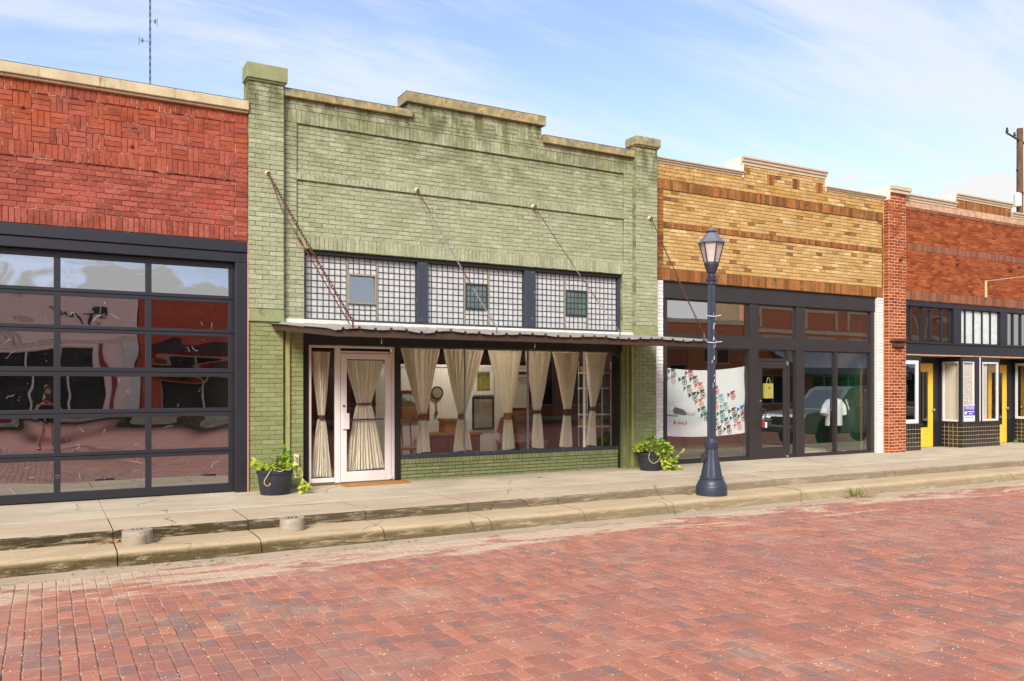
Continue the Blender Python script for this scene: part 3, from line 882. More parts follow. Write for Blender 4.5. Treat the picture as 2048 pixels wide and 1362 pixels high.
# upper strip of prism glass
m = MB(); m.box(3.57, 9.808, .15, .34, 3.722, 3.786); m.build('window_head', 'black_wood', green, bevel=.005)
m = MB(); m.box(3.57, 9.808, .15, .34, 2.60, 2.695); m.build('window_sill', 'slate_wood', green, bevel=.005)
for a, b in ((3.57, 3.608), (5.519, 5.704), (7.631, 7.855), (9.752, 9.808)):
    m = MB(); m.box(a, b, .14 if b - a > .1 else .17, .34, 2.696, 3.721); m.build('window_post', 'slate_wood', green, bevel=.005)
recs = []
for bi, (xs, sash) in enumerate((((3.608, 4.303, 4.819, 5.519), (2.992, 3.43)), ((5.704, 6.44, 6.918, 7.631), (3.003, 3.405)), ((7.855, 8.547, 9.06, 9.752), (2.975, 3.403)))):
    lat = MB(); fr = MB()
    for pi in range(3):
        a, b = xs[pi] + (.012 if pi else .006), xs[pi + 1] - (.012 if pi < 2 else .006)
        nx = max(1, round((b - a) / .100)); dx = (b - a) / nx
        segs = [(2.70, 3.718)] if pi != 1 else [(2.70, sash[0] - .028), (sash[1] + .028, 3.718)]
        zl = []
        for s0, s1 in segs:
            nz = max(1, round((s1 - s0) / .1018)); dz = (s1 - s0) / nz
            for k in range(nz + 1):
                zl.append(s0 + k * dz)
                if k == nz: continue
                for i in range(nx):
                    z0 = s0 + k * dz
                    recs.append((a + i * dx + .001, a + (i + 1) * dx - .001, z0 + .001, z0 + dz - .001, .243, 'prism', rnd.random()))
        for i in range(nx + 1):
            xx = a + i * dx
            for s0, s1 in segs: lat.box(xx - .0042, xx + .0042, .229, .247, s0, s1)
        for zz in zl:
            lat.box(a, b, .231, .246, zz - .0042, zz + .0042)
        if pi < 2:
            fr.box(xs[pi + 1] - .012, xs[pi + 1] + .012, .215, .26, 2.70, 3.718)
    lo = lat.build('lattice', 'lead', green)
    fr.build('divider', 'sash_wood', green)
    a, b = xs[1] + .012, xs[2] - .012
    f = MB()
    for bx_ in ((a, b, sash[0] - .028, sash[0]), (a, b, sash[1], sash[1] + .028)): f.box(bx_[0], bx_[1], .205, .26, bx_[2], bx_[3])
    for bx_ in ((a, a + .028), (b - .028, b)): f.box(bx_[0], bx_[1], .2055, .2595, sash[0], sash[1])
    so = f.build('vent_sash', 'sash_wood' if bi == 0 else 'slate_wood', green, bevel=.003)
    f = MB(); f.box(a + .028, b - .028, .232, .236, sash[0], sash[1]); po = f.build('pane', 'glass_grey' if bi == 0 else 'sash_glass', so)
    if bi == 0: po.data.transform(Matrix.Translation((4.56, .234, 3.2)) @ Matrix.Rotation(R(-5), 4, 'X') @ Matrix.Translation((-4.56, -.234, -3.2)))
    if bi:
        f = MB()
        for i in range(1, 5): xx = a + .028 + (b - a - .056) * i / 5; f.box(xx - .006, xx + .006, .222, .231, sash[0], sash[1])
        for k in range(1, 4): zz = sash[0] + (sash[1] - sash[0]) * k / 4; f.box(a + .028, b - .028, .223, .2305, zz - .006, zz + .006)
        f.build('glazing_bars', 'lead', so)
lay(recs, 'wall', green, 'pane', 'panes', d=.012, ch=.003, jit=.0008, most=300, rot=.01)
m = MB(); m.box(3.57, 9.81, .36, .40, 2.60, 3.787); m.build('transom_backing', 'interior_dark', green)
# flashing strip under it and the dark lintel over the shop front
m = MB(); m.box(3.23, 4.35, .06, .14, 2.60, 2.668); m.box(4.36, 10.05, .075, .14, 2.595, 2.655); m.build('flashing', 'stucco_white', green, bevel=.004)
m = MB(); m.box(3.553, 9.829, .16, .40, 2.275, 2.499); m.build('lintel', 'black_wood', green, bevel=.006)
for a, b, y in ((3.553, 3.680, .25), (5.156, 5.245, .23), (9.80, 9.829, .2)):
    m = MB(); m.box(a, b, y, .42, -.02, 2.274); m.build('jamb', 'black_wood', green, bevel=.005)
# door set in pale mauve aluminium
df = MB()
df.box(3.682, 5.150, .27, .33, 2.235, 2.273)
df.box(3.682, 3.725, .27, .33, .05, 2.234); df.box(4.118, 4.205, .27, .33, .03, 2.234); df.box(5.092, 5.150, .27, .33, .03, 2.234)
df.box(3.726, 4.117, .27, .33, .045, .115); df.box(4.206, 5.091, .272, .328, 2.157, 2.19)
dfo = df.build('door_frame', 'mauve_alu', green, bevel=.004)
m = MB(); m.box(3.70, 5.13, .25, .42, -.02, .028); m.build('threshold', 'kerb', green)
m = MB(); m.box(3.724, 4.119, .298, .303, .114, 2.236); m.build('sidelight_pane', 'glass', dfo)
m = MB(); m.box(4.204, 5.093, .298, .303, 2.189, 2.236); m.build('transom_pane', 'glass', dfo)
dl = MB()
dl.box(4.212, 4.312, .262, .318, .035, 2.15); dl.box(4.985, 5.085, .262, .318, .035, 2.15)
dl.box(4.3125, 4.9845, .262, .318, .035, .20); dl.box(4.3125, 4.9845, .262, .318, 2.055, 2.15)
dlo = dl.build('door', 'mauve_alu', green, bevel=.005)
m = MB(); m.box(4.311, 4.986, .288, .293, .199, 2.056); m.build('door_pane', 'glass', dlo)
m = MB(); m.box(4.235, 4.345, .222, .258, .905, 1.165); m.box(4.25, 4.30, .258, .27, 1.0, 1.08); m.build('pull_handle', 'mauve_alu', dlo, bevel=.006)
m = MB(); m.lathe([(.018, 0), (.018, .014), (.008, .015)], (0, 0, 0), 14); m.v = [(4.262 + a, .262 - c_, 1.285 + b) for a, b, c_ in m.v]; m.build('lock', 'steel_dark', dlo)
m = MB(); m.box(4.32, 4.98, .33, .355, 1.04, 1.065); m.build('push_bar', 'steel_dark', dlo)
m = MB(); m.box(5.05, 5.09, .24, .262, 2.085, 2.155); m.box(5.05, 5.09, .24, .262, .05, .10); m.build('pivot', 'mauve_alu', dlo)
# wide shop window
ws = MB(); ws.box(5.246, 9.83, .24, .40, .372, .432); wso = ws.build('window_sill', 'slate_wood', green, bevel=.006)
for k, (a, b) in enumerate(((5.247, 6.479), (6.481, 7.775), (7.777, 9.036), (9.038, 9.799))):
    m = MB(); m.box(a, b, .305, .311, .433, 2.274); m.build('window_pane', 'glass', green)
for xx, wd, mt in ((6.48, .014, 'galv'), (7.776, .020, 'galv'), (9.037, .024, 'white_paint')):
    m = MB(); m.box(xx - wd, xx + wd, .286, .304, .433, 2.274); m.build('window_mullion', mt, green)
recs = soldier(5.246, 9.89, .283, .371, .235, 'green_shaded', W=.068, tf=t_g) + stretch(5.246, 9.89, -.02, .283, .25, 'green_shaded', L=.30, H=.0606, j=.012, tf=t_g)
m = MB(); m.box(5.246, 9.89, .257, .40, -.05, .283); m.box(5.246, 9.89, .242, .40, .283, .371)
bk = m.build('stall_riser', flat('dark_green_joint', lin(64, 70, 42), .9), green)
lay(recs, 'wall', bk, most=150, d=.012)
# pipes and the outlet
m = MB(); m.box(3.262, 3.330, .055, .094, .0, 2.52); m.build('conduit', 'conduit', green, bevel=.008)
m = MB(); m.box(9.985, 10.052, .035, .094, .0, 2.52); m.build('conduit', 'conduit', green, bevel=.008)
m = MB(); m.box(9.88, 9.93, .06, .094, .0, 2.45); m.build('conduit', 'green_shaded', green, bevel=.006)
m = MB(); m.box(3.392, 3.472, .055, .092, .36, .54); bx = m.build('outlet_box', 'outlet', green, bevel=.01)
m = MB(); m.box(3.412, 3.452, .045, .0545, .40, .50); m.build('outlet_cover', 'sash_wood', bx, bevel=.004)
# rooms behind the shop front
m = MB(); m.box(3.23, 10.05, .42, 7.5, -.02, .02); m.build('shop_floor', 'floor_in', green)
m = MB(); m.box(3.13, 3.22, .43, 7.5, .02, 3.4); m.box(10.06, 10.15, .43, 7.5, .02, 3.4); m.box(3.22, 10.06, 7.5, 7.6, .02, 3.4)
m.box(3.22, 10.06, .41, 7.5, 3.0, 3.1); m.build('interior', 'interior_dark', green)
m = MB(); m.box(5.6, 9.35, 2.62, 2.72, .02, 2.02); pt = m.build('partition', 'wall_white', green)
m = MB()
for k in range(13): m.box(5.62 + k * .29, 5.626 + k * .29, 2.612, 2.6195, .03, 1.99)
m.box(5.58, 9.37, 2.59, 2.6195, 2.0, 2.05); m.build('panel_mouldings', 'wall_white', pt)
m = MB(); m.box(2.75, 10.55, .42, 14, 5.5, 5.6); m.box(2.70, 3.12, .42, 14, 0, 5.5); m.box(10.16, 10.58, .42, 14, 0, 5.5); m.box(2.75, 10.55, 13.8, 14, 0, 5.5)
m.build('roof', 'earth', green)

# =================================================================== AWNING AND ITS CHAINS
aw = thing('awning', 'flat corrugated metal awning hung on chains across the green building', 'awning', (6.4, -1.0, 2.4))
AX0, AX1, AYF, AZF, AYB, AZB = 3.40, 10.30, -2.0, 2.392, .05, 2.585
m = MB(); xs = []; x = AX0
while x < AX1 - .01:
    for dx, hz in ((0, 0), (.085, 0), (.100, .026), (.130, .026), (.145, 0)):
        if x + dx < AX1: xs.append((x + dx, hz))
    x += .23
xs.append((AX1, 0))
NY = 9
for j in range(NY):
    t_ = j / (NY - 1)
    for xx, hz in xs:
        bend = 0
        if j == 0:
            bend = .012 * math.sin(xx * 5.1) + (.014 * math.sin(xx * 9) if 3.3 < xx < 5.4 else .004 * math.sin(xx * 17))
            hz = hz * 1.15
        if xx < AX0 + .60: xx = AX0 - .40 * t_ + (xx - AX0) / .60 * (.60 + .40 * t_)
        m.v.append((xx, AYF - .03 + (AYB - AYF + .03) * t_, AZF + (AZB - AZF) * t_ + hz + bend))
nx = len(xs)
for j in range(NY - 1):
    for i in range(nx - 1): m.f.append((j * nx + i, j * nx + i + 1, (j + 1) * nx + i + 1, (j + 1) * nx + i))
m.build('roof_sheet', 'corr', aw, solid=.006, fix=False)
m = MB(); m.box(3.42, 10.27, -1.985, -1.962, 2.290, 2.384); m.box(3.42, 10.27, -1.961, -1.90, 2.290, 2.300); m.build('fascia', 'brown_steel', aw, bevel=.004)
m = MB(); m.add([(3.42, -1.96, 2.290), (3.45, -1.96, 2.290), (3.08, -.01, 2.485), (3.05, -.01, 2.485), (3.42, -1.96, 2.375), (3.45, -1.96, 2.375), (3.08, -.01, 2.568), (3.05, -.01, 2.568)], [(0, 3, 2, 1), (4, 5, 6, 7), (0, 1, 5, 4), (1, 2, 6, 5), (2, 3, 7, 6), (3, 0, 4, 7)]); m.build('side_channel', 'brown_steel', aw)
for xx in (3.75, 4.95, 6.55, 8.4, 10.20):
    m = MB(); m.add([(xx, -1.955, 2.290), (xx + .05, -1.955, 2.290), (xx + .05, .04, 2.49), (xx, .04, 2.49), (xx, -1.955, 2.375), (xx + .05, -1.955, 2.375), (xx + .05, .04, 2.568), (xx, .04, 2.568)],
          [(0, 3, 2, 1), (4, 5, 6, 7), (0, 1, 5, 4), (1, 2, 6, 5), (2, 3, 7, 6), (3, 0, 4, 7)]); m.build('rafter', 'brown_steel', aw)
for xx in (4.1, 6.6, 8.9):
    m = MB(); m.tube([(xx, -1.93, 2.275), (xx, -1.93, 2.20)], .006, 6); m.build('drip_rod', 'galv', aw)

def chain(name_lbl, A, B, kinds, w_=.017, L=.075, sag=.03, rod=None):
    """kinds: list of (fraction along, 'link'|'rod', material)"""
    A = Vector(A); B = Vector(B)
    t = thing('hanging_chain', name_lbl, 'chain', A, 'chains holding up the awning')
    m = MB(); m.lathe([(.036, 0), (.042, .012), (.024, .03), (.014, .05), (.016, .07)], (0, 0, 0), 14)
    m.v = [(A.x + a, A.y + .035 - c_, A.z + b) for a, b, c_ in m.v]
    m.build('anchor_rosette', 'cream_iron', t, smooth=True)
    m = MB(); m.tube([A + Vector((.026 * math.cos(q), -.045, .026 * math.sin(q) - .02)) for q in [k * math.pi / 6 for k in range(13)]], .007, 6)
    m.build('anchor_ring', 'rust_iron', t)
    P0 = A + Vector((0, -.05, -.03))
    d = B - P0; tot = d.length; d.normalize()
    side_ = d.cross(Vector((0, 0, 1))).normalized(); up = side_.cross(d)
    f0 = 0.0
    for f1, kind, mat in kinds:
        m = MB()
        if kind == 'rod':
            m.tube([P0 + d * tot * f0 + up * 0, P0 + d * tot * (f0 + f1) / 2 - Vector((0, 0, sag * (f1 - f0))), P0 + d * tot * f1], .009, 6)
            m.build('tie_rod', mat, t)
        else:
            n = max(2, int(tot * (f1 - f0) / (L * .76)))
            for i in range(n):
                ff = f0 + (f1 - f0) * (i + .5) / n
                c_ = P0 + d * tot * ff - Vector((0, 0, 4 * sag * ff * (1 - ff)))
                u_, v_ = (side_, up) if i % 2 else (up, side_)
                u_ = (u_ + v_ * rnd.uniform(-.4, .4)).normalized()
                pts = []
                for k in range(11):
                    q = 2 * math.pi * k / 10
                    ex = math.copysign(abs(math.cos(q)) ** .7, math.cos(q)) * L / 2
                    pts.append(c_ + d * ex + u_ * math.sin(q) * w_)
                m.tube(pts, w_ * .36, 5, caps=False)
            o = m.build('chain_links', mat, t)
            o['kind'] = 'stuff'
        f0 = f1
    m = MB(); m.tube([B + Vector((0, 0, .03)), B, B + Vector((0, 0, -.12))], .012, 6); m.build('eye_bolt', 'rust_iron' if w_ > .015 else 'galv', t)
    return t
c1 = chain('heavy rusted chain with a thin second rod, on the left green pillar', (2.968, -.03, 4.88), (3.67, -1.97, 2.50),
      [(.06, 'rod', 'rust_iron'), (1, 'link', 'rust_iron')], .018, .085, .02)
m = MB(); m.tube([(2.975, -.08, 4.84), (3.09, -.45, 4.22), (3.22, -.85, 3.78)], .007, 6); m.tube([(3.22, -.85, 3.78), (3.24, -.89, 3.72), (3.26, -.93, 3.67)], [.02, .022, .014], 6)
m.tube([(3.26, -.93, 3.67), (3.45, -1.45, 3.05), (3.63, -1.96, 2.46)], .009, 6)
m.build('second_rod', 'rust_iron', c1)
chain('silver chain with a short rusted rod at its top, on the green wall', (5.477, .07, 4.93), (5.91, -1.97, 2.49),
      [(.17, 'rod', 'rust_iron'), (.58, 'link', 'galv'), (.72, 'link', 'rust_iron'), (1, 'link', 'galv')], .012, .06)
chain('thin rusty chain with a silver lower end, right of the silver chain', (7.774, .07, 4.895), (8.20, -1.97, 2.49),
      [(.50, 'link', 'rust_iron'), (.56, 'link', 'galv'), (.76, 'link', 'rust_iron'), (1, 'link', 'galv')], .008, .048)
chain('rusted rod and chain from the right green pillar, slanting behind the street lamp', (10.378, -.03, 4.92), (10.02, -1.97, 2.50),
      [(.22, 'rod', 'rust_iron'), (.42, 'link', 'rust_iron'), (.50, 'rod', 'rust_iron'), (1, 'link', 'rust_iron')], .014, .065)

# =================================================================== CURTAINS
def curtain(label, top, tie, bot, Y, n, tmat, group='cream curtains tied in the middle', slim=.55, band=.11):
    """top/bot: (x0,x1,z); tie: (x,z,half width)"""
    t = thing('curtain', label, 'curtain', ((top[0] + top[1]) / 2, Y, bot[2]), group)
    m = MB(); NX, NZ = n * 8, 46
    ph = rnd.uniform(0, 6); fr = [rnd.uniform(.45, 1.5) for _ in range(n + 2)]; sk = rnd.uniform(-.5, .5)
    for j in range(NZ + 1):
        q = j / NZ; z = top[2] + (bot[2] - top[2]) * q
        if z > tie[1]:
            s_ = (top[2] - z) / (top[2] - tie[1]); e = s_ ** 1.06
            l = top[0] + (tie[0] - tie[2] - top[0]) * e; r = top[1] + (tie[0] + tie[2] - top[1]) * e
            amp = .032 * (1 - s_) + .022
        else:
            s_ = (tie[1] - z) / (tie[1] - bot[2]); e = s_ ** .72
            l = tie[0] - tie[2] + (bot[0] - tie[0] + tie[2]) * e; r = tie[0] + tie[2] + (bot[1] - tie[0] - tie[2]) * e
            amp = .022 + .018 * s_
        for i in range(NX + 1):
            u_ = i / NX
            ww = u_ * n + .38 * math.sin(u_ * (7 + 3 * sk) + ph) + .16 * math.sin(q * 5 + ph + sk * u_ * 6)
            y = amp * (math.sin(2 * math.pi * ww) * fr[int(u_ * n)] + .35 * math.sin(2 * math.pi * ww * 2.3 + ph))
            m.v.append((l + (r - l) * (u_ + .010 * math.sin(2 * math.pi * ww * .5 + q * 4)), Y + y, z + (.012 * math.sin(u_ * 3.1 + ph) * (q > .97) )))
    for j in range(NZ):
        for i in range(NX):
            a = j * (NX + 1) + i
            m.f.append((a, a + 1, a + NX + 2, a + NX + 1))
    m.build('cloth', 'curtain', t, smooth='full' if False else 80, fix=False)
    b = MB(); hw = tie[2] + .014
    b.lathe([(hw * .98, -band / 2), (hw * 1.03, 0), (hw * .98, band / 2)], (0, 0, 0), 18)
    b.v = [(tie[0] + x_, Y + y_ * min(1, .055 / hw) * 1.05, tie[1] + z_) for x_, y_, z_ in b.v]
    b.build('tieback', tmat, t, smooth=True)
    return t
curtain('narrow cream curtain tied with a dark band in the sidelight left of the glass door', (3.745, 4.085, 2.17), (3.935, 1.10, .05), (3.748, 4.10, .12), .40, 9, 'tie_dark', band=.07)
curtain('wide cream curtain with a thin brown tie filling the glass of the mauve door', (4.325, 4.975, 2.04), (4.645, 1.31, .125), (4.335, 4.99, .215), .40, 13, 'tie_brown', band=.03)
W_C = [('leftmost cream curtain of the wide shop window, reddish brown tie', (5.35, 6.10, 2.268), (5.77, 1.07, .062), (5.66, 5.92, .44), 'tie_brown'),
       ('cream curtain behind the left mullion of the shop window, half hidden at its tie', (6.16, 6.97, 2.268), (6.53, 1.06, .058), (6.37, 6.73, .44), 'tie_brown'),
       ('cream curtain with a tan tie in the middle of the shop window', (7.045, 7.79, 2.268), (7.47, 1.05, .062), (7.36, 7.61, .44), 'tie_tan'),
       ('cream curtain just right of the middle mullion, dark thin tie', (7.87, 8.44, 2.268), (8.11, 1.12, .055), (8.02, 8.25, .44), 'tie_dark'),
       ('cream curtain with a broad dark tie, left of the white right hand mullion', (8.47, 9.10, 2.268), (8.80, 1.10, .06), (8.64, 8.91, .44), 'tie_dark'),
       ('short narrow cream curtain at the far right end of the shop window', (9.22, 9.76, 2.268), (9.40, 1.16, .05), (9.24, 9.48, .44), 'tie_brown')]
for i, (lb, tp, ti, bt, mt) in enumerate(W_C):
    curtain(lb, tp, ti, bt, .52, (8, 10, 8, 6, 8, 5)[i], mt, band=(.11, .10, .12, .06, .13, .08)[i])

# =================================================================== THINGS INSIDE THE GREEN SHOP
def frame(name, label, cat, x0, x1, z0, z1, Y, fm, pm, fw=.05, mat_w=0, extra=None):
    t = thing(name, label, cat, ((x0 + x1) / 2, Y, z0))
    m = MB()
    m.box(x0, x1, Y - .03, Y, z0, z0 + fw); m.box(x0, x1, Y - .03, Y, z1 - fw, z1)
    m.box(x0, x0 + fw, Y - .0298, Y, z0 + fw, z1 - fw); m.box(x1 - fw, x1, Y - .0298, Y, z0 + fw, z1 - fw)
    m.build('frame', fm, t)
    if mat_w:
        m = MB(); m.box(x0 + fw, x1 - fw, Y - .012, Y - .002, z0 + fw, z1 - fw); m.build('mount', 'paperboard', t)
    q = fw + mat_w
    m = MB(); m.box(x0 + q, x1 - q, Y - .017, Y - .0125, z0 + q, z1 - q); m.build('picture', pm, t)
    return t
def paint(name, stops, sc=3.0, dist=.6):
    m_, t = new_mat(name)
    p = pos_of(t)
    z = t.n('ShaderNodeSeparateXYZ', {0: p}).outputs[2]
    n = t.noise(p, sc * 3, 5, .6, dist)
    f = t.math('ADD', t.math('MULTIPLY', t.math('SUBTRACT', z, .9), .9), t.math('MULTIPLY', t.math('SUBTRACT', n, .5), .5))
    out(t, t.n('ShaderNodeBsdfPrincipled', {'Base Color': t.ramp(f, stops), 'Roughness': .6}).outputs[0])
    return m_
M['landscape'] = paint('landscape_paint', [(.0, lin(110, 70, 26)), (.22, lin(150, 110, 40)), (.33, lin(90, 84, 60)), (.42, lin(196, 200, 186)), (.6, lin(96, 140, 176))])
M['still'] = paint('still_life_paint', [(.3, lin(120, 110, 40)), (.5, lin(66, 60, 30)), (.62, lin(150, 140, 60)), (.9, lin(70, 84, 40))], 4)
M['sketch'] = paint('faded_print', [(.0, lin(150, 142, 120)), (.3, lin(120, 116, 98)), (.45, lin(168, 160, 138)), (.7, lin(140, 132, 112))], 6)
M['sketch2'] = paint('pale_sketch', [(.2, lin(206, 196, 170)), (.6, lin(214, 206, 182)), (.8, lin(150, 148, 134)), (1, lin(210, 202, 180))], 6)
frame('framed_painting', 'red framed landscape painting with a blue sky behind the leftmost window curtain', 'painting', 6.15, 6.80, .90, 1.52, 2.60, 'red_stuff', 'landscape', .06)
frame('framed_picture', 'white framed olive still life hung high between two curtains', 'picture', 7.80, 8.28, 1.42, 1.99, 2.60, 'white_paint', 'still', .06, .03)
frame('framed_picture', 'dark framed faded print hung low under the white framed picture', 'picture', 7.78, 8.28, .70, 1.38, 2.60, 'black_wood', 'sketch', .035)
frame('framed_picture', 'tall dark red framed pale sketch right of the middle curtain', 'picture', 8.55, 9.20, 1.08, 1.92, 2.60, 'red_stuff', 'sketch2', .06, .05)
t = thing('wall_clock', 'round dark wall clock with a hanging pendulum on the white shop wall', 'clock', (6.96, 2.6, 1.45))
m = MB(); m.lathe([(.11, 0), (.135, .01), (.135, .035), (.11, .04), (.105, .03)], (0, 0, 0), 28); m.v = [(6.97 + a, 2.60 - c_, 1.47 + b) for a, b, c_ in m.v]; m.build('rim', 'black_wood', t, smooth=True)
m = MB(); m.lathe([(.104, .031), (.01, .034)], (0, 0, 0), 28); m.v = [(6.97 + a, 2.60 - c_, 1.47 + b) for a, b, c_ in m.v]; m.build('dial', 'sash_wood', t)
m = MB(); m.box(6.955, 6.975, 2.585, 2.595, 1.08, 1.34); m.lathe([(.03, -.04), (.035, 0), (.03, .04)], (6.965, 2.585, 1.06), 10); m.build('pendulum', 'oak', t)
# sideboard with things on it, bench with cushion
t = thing('sideboard', 'low dark wooden sideboard along the white wall of the shop', 'sideboard', (7.1, 2.2, 0))
m = MB(); m.box(6.55, 7.75, 2.05, 2.56, .62, .68); m.build('top', 'oak', t, bevel=.01)
m = MB(); m.box(6.60, 7.70, 2.08, 2.54, .12, .62); m.build('cabinet', 'interior_dark', t)
for k in range(3): m = MB(); m.box(6.64 + k * .36, 6.96 + k * .36, 2.062, 2.079, .16, .58); m.build('drawer_front', 'red_stuff', t, bevel=.006)
for xx in (6.64, 7.64):
    m = MB(); m.box(xx - .03, xx + .03, 2.1, 2.5, .02, .12); m.build('foot', 'interior_dark', t)
t = thing('wicker_box', 'square brown wicker box on top of the sideboard', 'box', (7.05, 2.2, .68))
m = MB(); m.box(6.92, 7.24, 2.12, 2.40, .681, .90); m.build('body', 'mat', t, bevel=.02)
m = MB(); m.box(6.90, 7.26, 2.10, 2.42, .90, .96); m.build('lid', 'oak', t, bevel=.01)
t = thing('bench', 'wooden bench with a brown patterned back below the right hand picture', 'bench', (8.7, 2.2, 0))
m = MB(); m.box(8.25, 9.25, 1.95, 2.45, .40, .47); m.build('seat', 'oak', t, bevel=.01)
m = MB(); m.add([(8.30, 2.40, .62), (9.20, 2.40, .62), (9.20, 2.46, 1.12), (8.42, 2.46, .95), (8.30, 2.52, .62), (9.20, 2.52, .62), (9.20, 2.55, 1.12), (8.42, 2.55, .95)],
              [(0, 1, 2, 3), (4, 7, 6, 5), (0, 4, 5, 1), (1, 5, 6, 2), (2, 6, 7, 3), (3, 7, 4, 0)]); m.build('backrest', 'bench_cloth', t, bevel=.02)
for xx in (8.30, 9.20):
    for yy in (2.0, 2.4): m = MB(); m.box(xx - .03, xx + .03, yy - .03, yy + .03, .02, .40); m.build('leg', 'oak', t)
t = thing('wooden_chair', 'small dark chair standing inside the window below the landscape painting', 'chair', (5.9, 1.5, 0))
m = MB(); m.box(5.70, 6.10, 1.4, 1.8, .42, .46); m.build('seat', 'oak', t)
m = MB()
for xx in (5.72, 5.90, 6.08): m.tube([(xx, 1.78, .46), (xx, 1.86, .95)], .015, 6)
m.box(5.70, 6.10, 1.84, 1.875, .90, .98); m.build('backrest', 'oak', t)
for xx in (5.73, 6.07):
    for yy in (1.43, 1.77): m = MB(); m.box(xx - .02, xx + .02, yy - .02, yy + .02, .02, .42); m.build('leg', 'oak', t)
t = thing('bookcase', 'tall red bookcase with small glass panes seen through the door', 'bookcase', (5.2, 2.4, 0))
m = MB(); m.box(4.75, 5.55, 2.3, 2.7, .02, 1.95); m.build('carcass', 'interior_dark', t)
m = MB()
for xx in (4.76, 5.02, 5.28, 5.52): m.box(xx - .02, xx + .02, 2.27, 2.299, .60, 1.93)
for zz in (.60, .93, 1.26, 1.59, 1.91): m.box(4.75, 5.55, 2.271, 2.298, zz - .02, zz + .02)
m.build('glazing_bars', 'red_stuff', t)
m = MB(); m.box(4.76, 5.54, 2.27, 2.299, .08, .56); m.build('door_panel', 'red_stuff', t, bevel=.008)
t = thing('ladder_shelf', 'thin white metal shelf rack with yellow boards at the right end of the shop window', 'shelf', (9.6, 1.0, 0))
m = MB()
for xx in (9.42, 10.0):
    for yy in (.75, 1.05): m.tube([(xx, yy, .02), (xx, yy, 2.1)], .012, 6)
m.build('upright', 'white_paint', t)
for zz in (.78, 1.02, 1.55, 1.86):
    m = MB(); m.box(9.40, 10.02, .74, 1.06, zz, zz + .025); m.build('shelf_board', 'white_paint', t)
for zz, h in ((1.885, .12), (.805, .14)):
    m = MB(); m.box(9.42, 9.78, .80, 1.0, zz, zz + h); m.build('storage_box', 'mat', t)
t = thing('ceiling_fan', 'ceiling fan with two lit amber shades behind the door transom', 'fan', (4.6, 2.0, 2.6))
m = MB(); m.lathe([(.09, 0), (.11, .05), (.09, .12), (.02, .14), (.02, .38)], (4.75, 2.3, 2.62), 18); m.build('motor', 'black_wood', t, smooth=True)
for k in range(4):
    m = MB(); m.box(-.65, -.12, -.06, .06, -.006, .006); m.v = [(4.75 + a * math.cos(k * 1.57 + .3) - b * math.sin(k * 1.57 + .3), 2.3 + a * math.sin(k * 1.57 + .3) + b * math.cos(k * 1.57 + .3), 2.68 + c_) for a, b, c_ in m.v]; m.build('blade', 'oak', t)
for dx, dy in ((-.12, -.05), (.13, .0), (0, .13)):
    m = MB(); m.lathe([(.02, .09), (.03, .07), (.06, .02), (.065, 0)], (4.75 + dx, 2.3 + dy, 2.50), 14); m.build('lamp_shade', 'bulb', t, smooth=True)
for nm, xx, yy, e in (('fan_lamp', 4.75, 2.3, 18), ('shop_fill', 7.4, 1.6, 42)):  # the second point light is an added fill for the shop interior
    l = bpy.data.lights.new(nm, 'POINT'); l.energy = e; l.color = (1, .92, .80); l.shadow_soft_size = .25
    lo = bpy.data.objects.new(nm, l); lo.location = (xx, yy, 2.40 if nm == 'fan_lamp' else 2.75); COL.objects.link(lo)
t = thing('added_lamp', 'small added ceiling lamp brightening the inside of the green shop', 'lamp', (7.4, 1.6, 2.8))  # glowing shade added to go with the interior fill light
m = MB(); m.lathe([(.14, 0), (.10, .09), (.02, .12), (.01, .17)], (7.4, 1.6, 2.83), 18); m.build('lamp_shade', 'bulb', t, smooth=True)
t = thing('doormat', 'brown coir doormat with dark lettering at the mauve door', 'doormat', (4.7, .05, 0))
mq = [(4.16, -.16), (5.30, -.12), (5.31, .24), (4.14, .20)]
m = MB(); m.v = [(x_, y_, z_) for z_ in (.004, .019) for x_, y_ in mq]; m.f = [(3, 2, 1, 0), (4, 5, 6, 7), (0, 1, 5, 4), (1, 2, 6, 5), (2, 3, 7, 6), (3, 0, 4, 7)]
m.build('pile', 'mat', t)
m = MB(); inn = [(4.21, -.12), (5.25, -.085), (5.26, .20), (4.19, .165)]
for i in range(4):
    a, b = inn[i], inn[(i + 1) % 4]; mx = (4.725, .04)
    s_ = lambda p, k: (p[0] + (mx[0] - p[0]) * k, p[1] + (mx[1] - p[1]) * k, .0205)
    m.quad(s_(a, 0), s_(b, 0), s_(b, .035), s_(a, .035))
m.build('border', 'mat_dark', t, fix=False)
m = MB()
for k in range(9):
    xx = 4.42 + k * .07
    m.box(xx, xx + .014, .0, .09, .019, .0215)
    m.box(xx + .015, xx + .04, .075 if k % 2 else .0, .09 if k % 2 else .015, .019, .0212)
m.build('lettering', 'mat_dark', t)

# =================================================================== BUFF BRICK SHOP
buff = thing('brick_building', 'buff brick shop with dark bronze glass front and brown soldier bands', 'building', (14.1, .15, 0))
YB = .15; t_y = lambda: min(1, max(0, rnd.gauss(.60, .15))) if rnd.random() < .94 else rnd.uniform(0, .25)
W = MB()
W.box(10.594, 10.867, YB + MO, .50, 3.745, 5.58); W.box(17.627, 17.664, YB + MO, .50, 3.745, 5.58)
W.box(10.594, 17.664, YB + MO, .50, 5.58, 6.10); W.box(13.045, 15.605, YB + MO, .50, 6.10, 6.36)
W.box(10.867, 17.627, YB + .018 + MO, .50, 4.93, 5.58); W.box(10.867, 17.627, YB + .003 + MO, .50, 4.81, 4.93); W.box(10.867, 17.627, YB + .018 + MO, .50, 3.99, 4.81)
W.box(10.594, 17.664, YB + .0005 + MO, .50, 3.746, 3.99)
wall = W.build('wall', 'buff_mortar', buff)
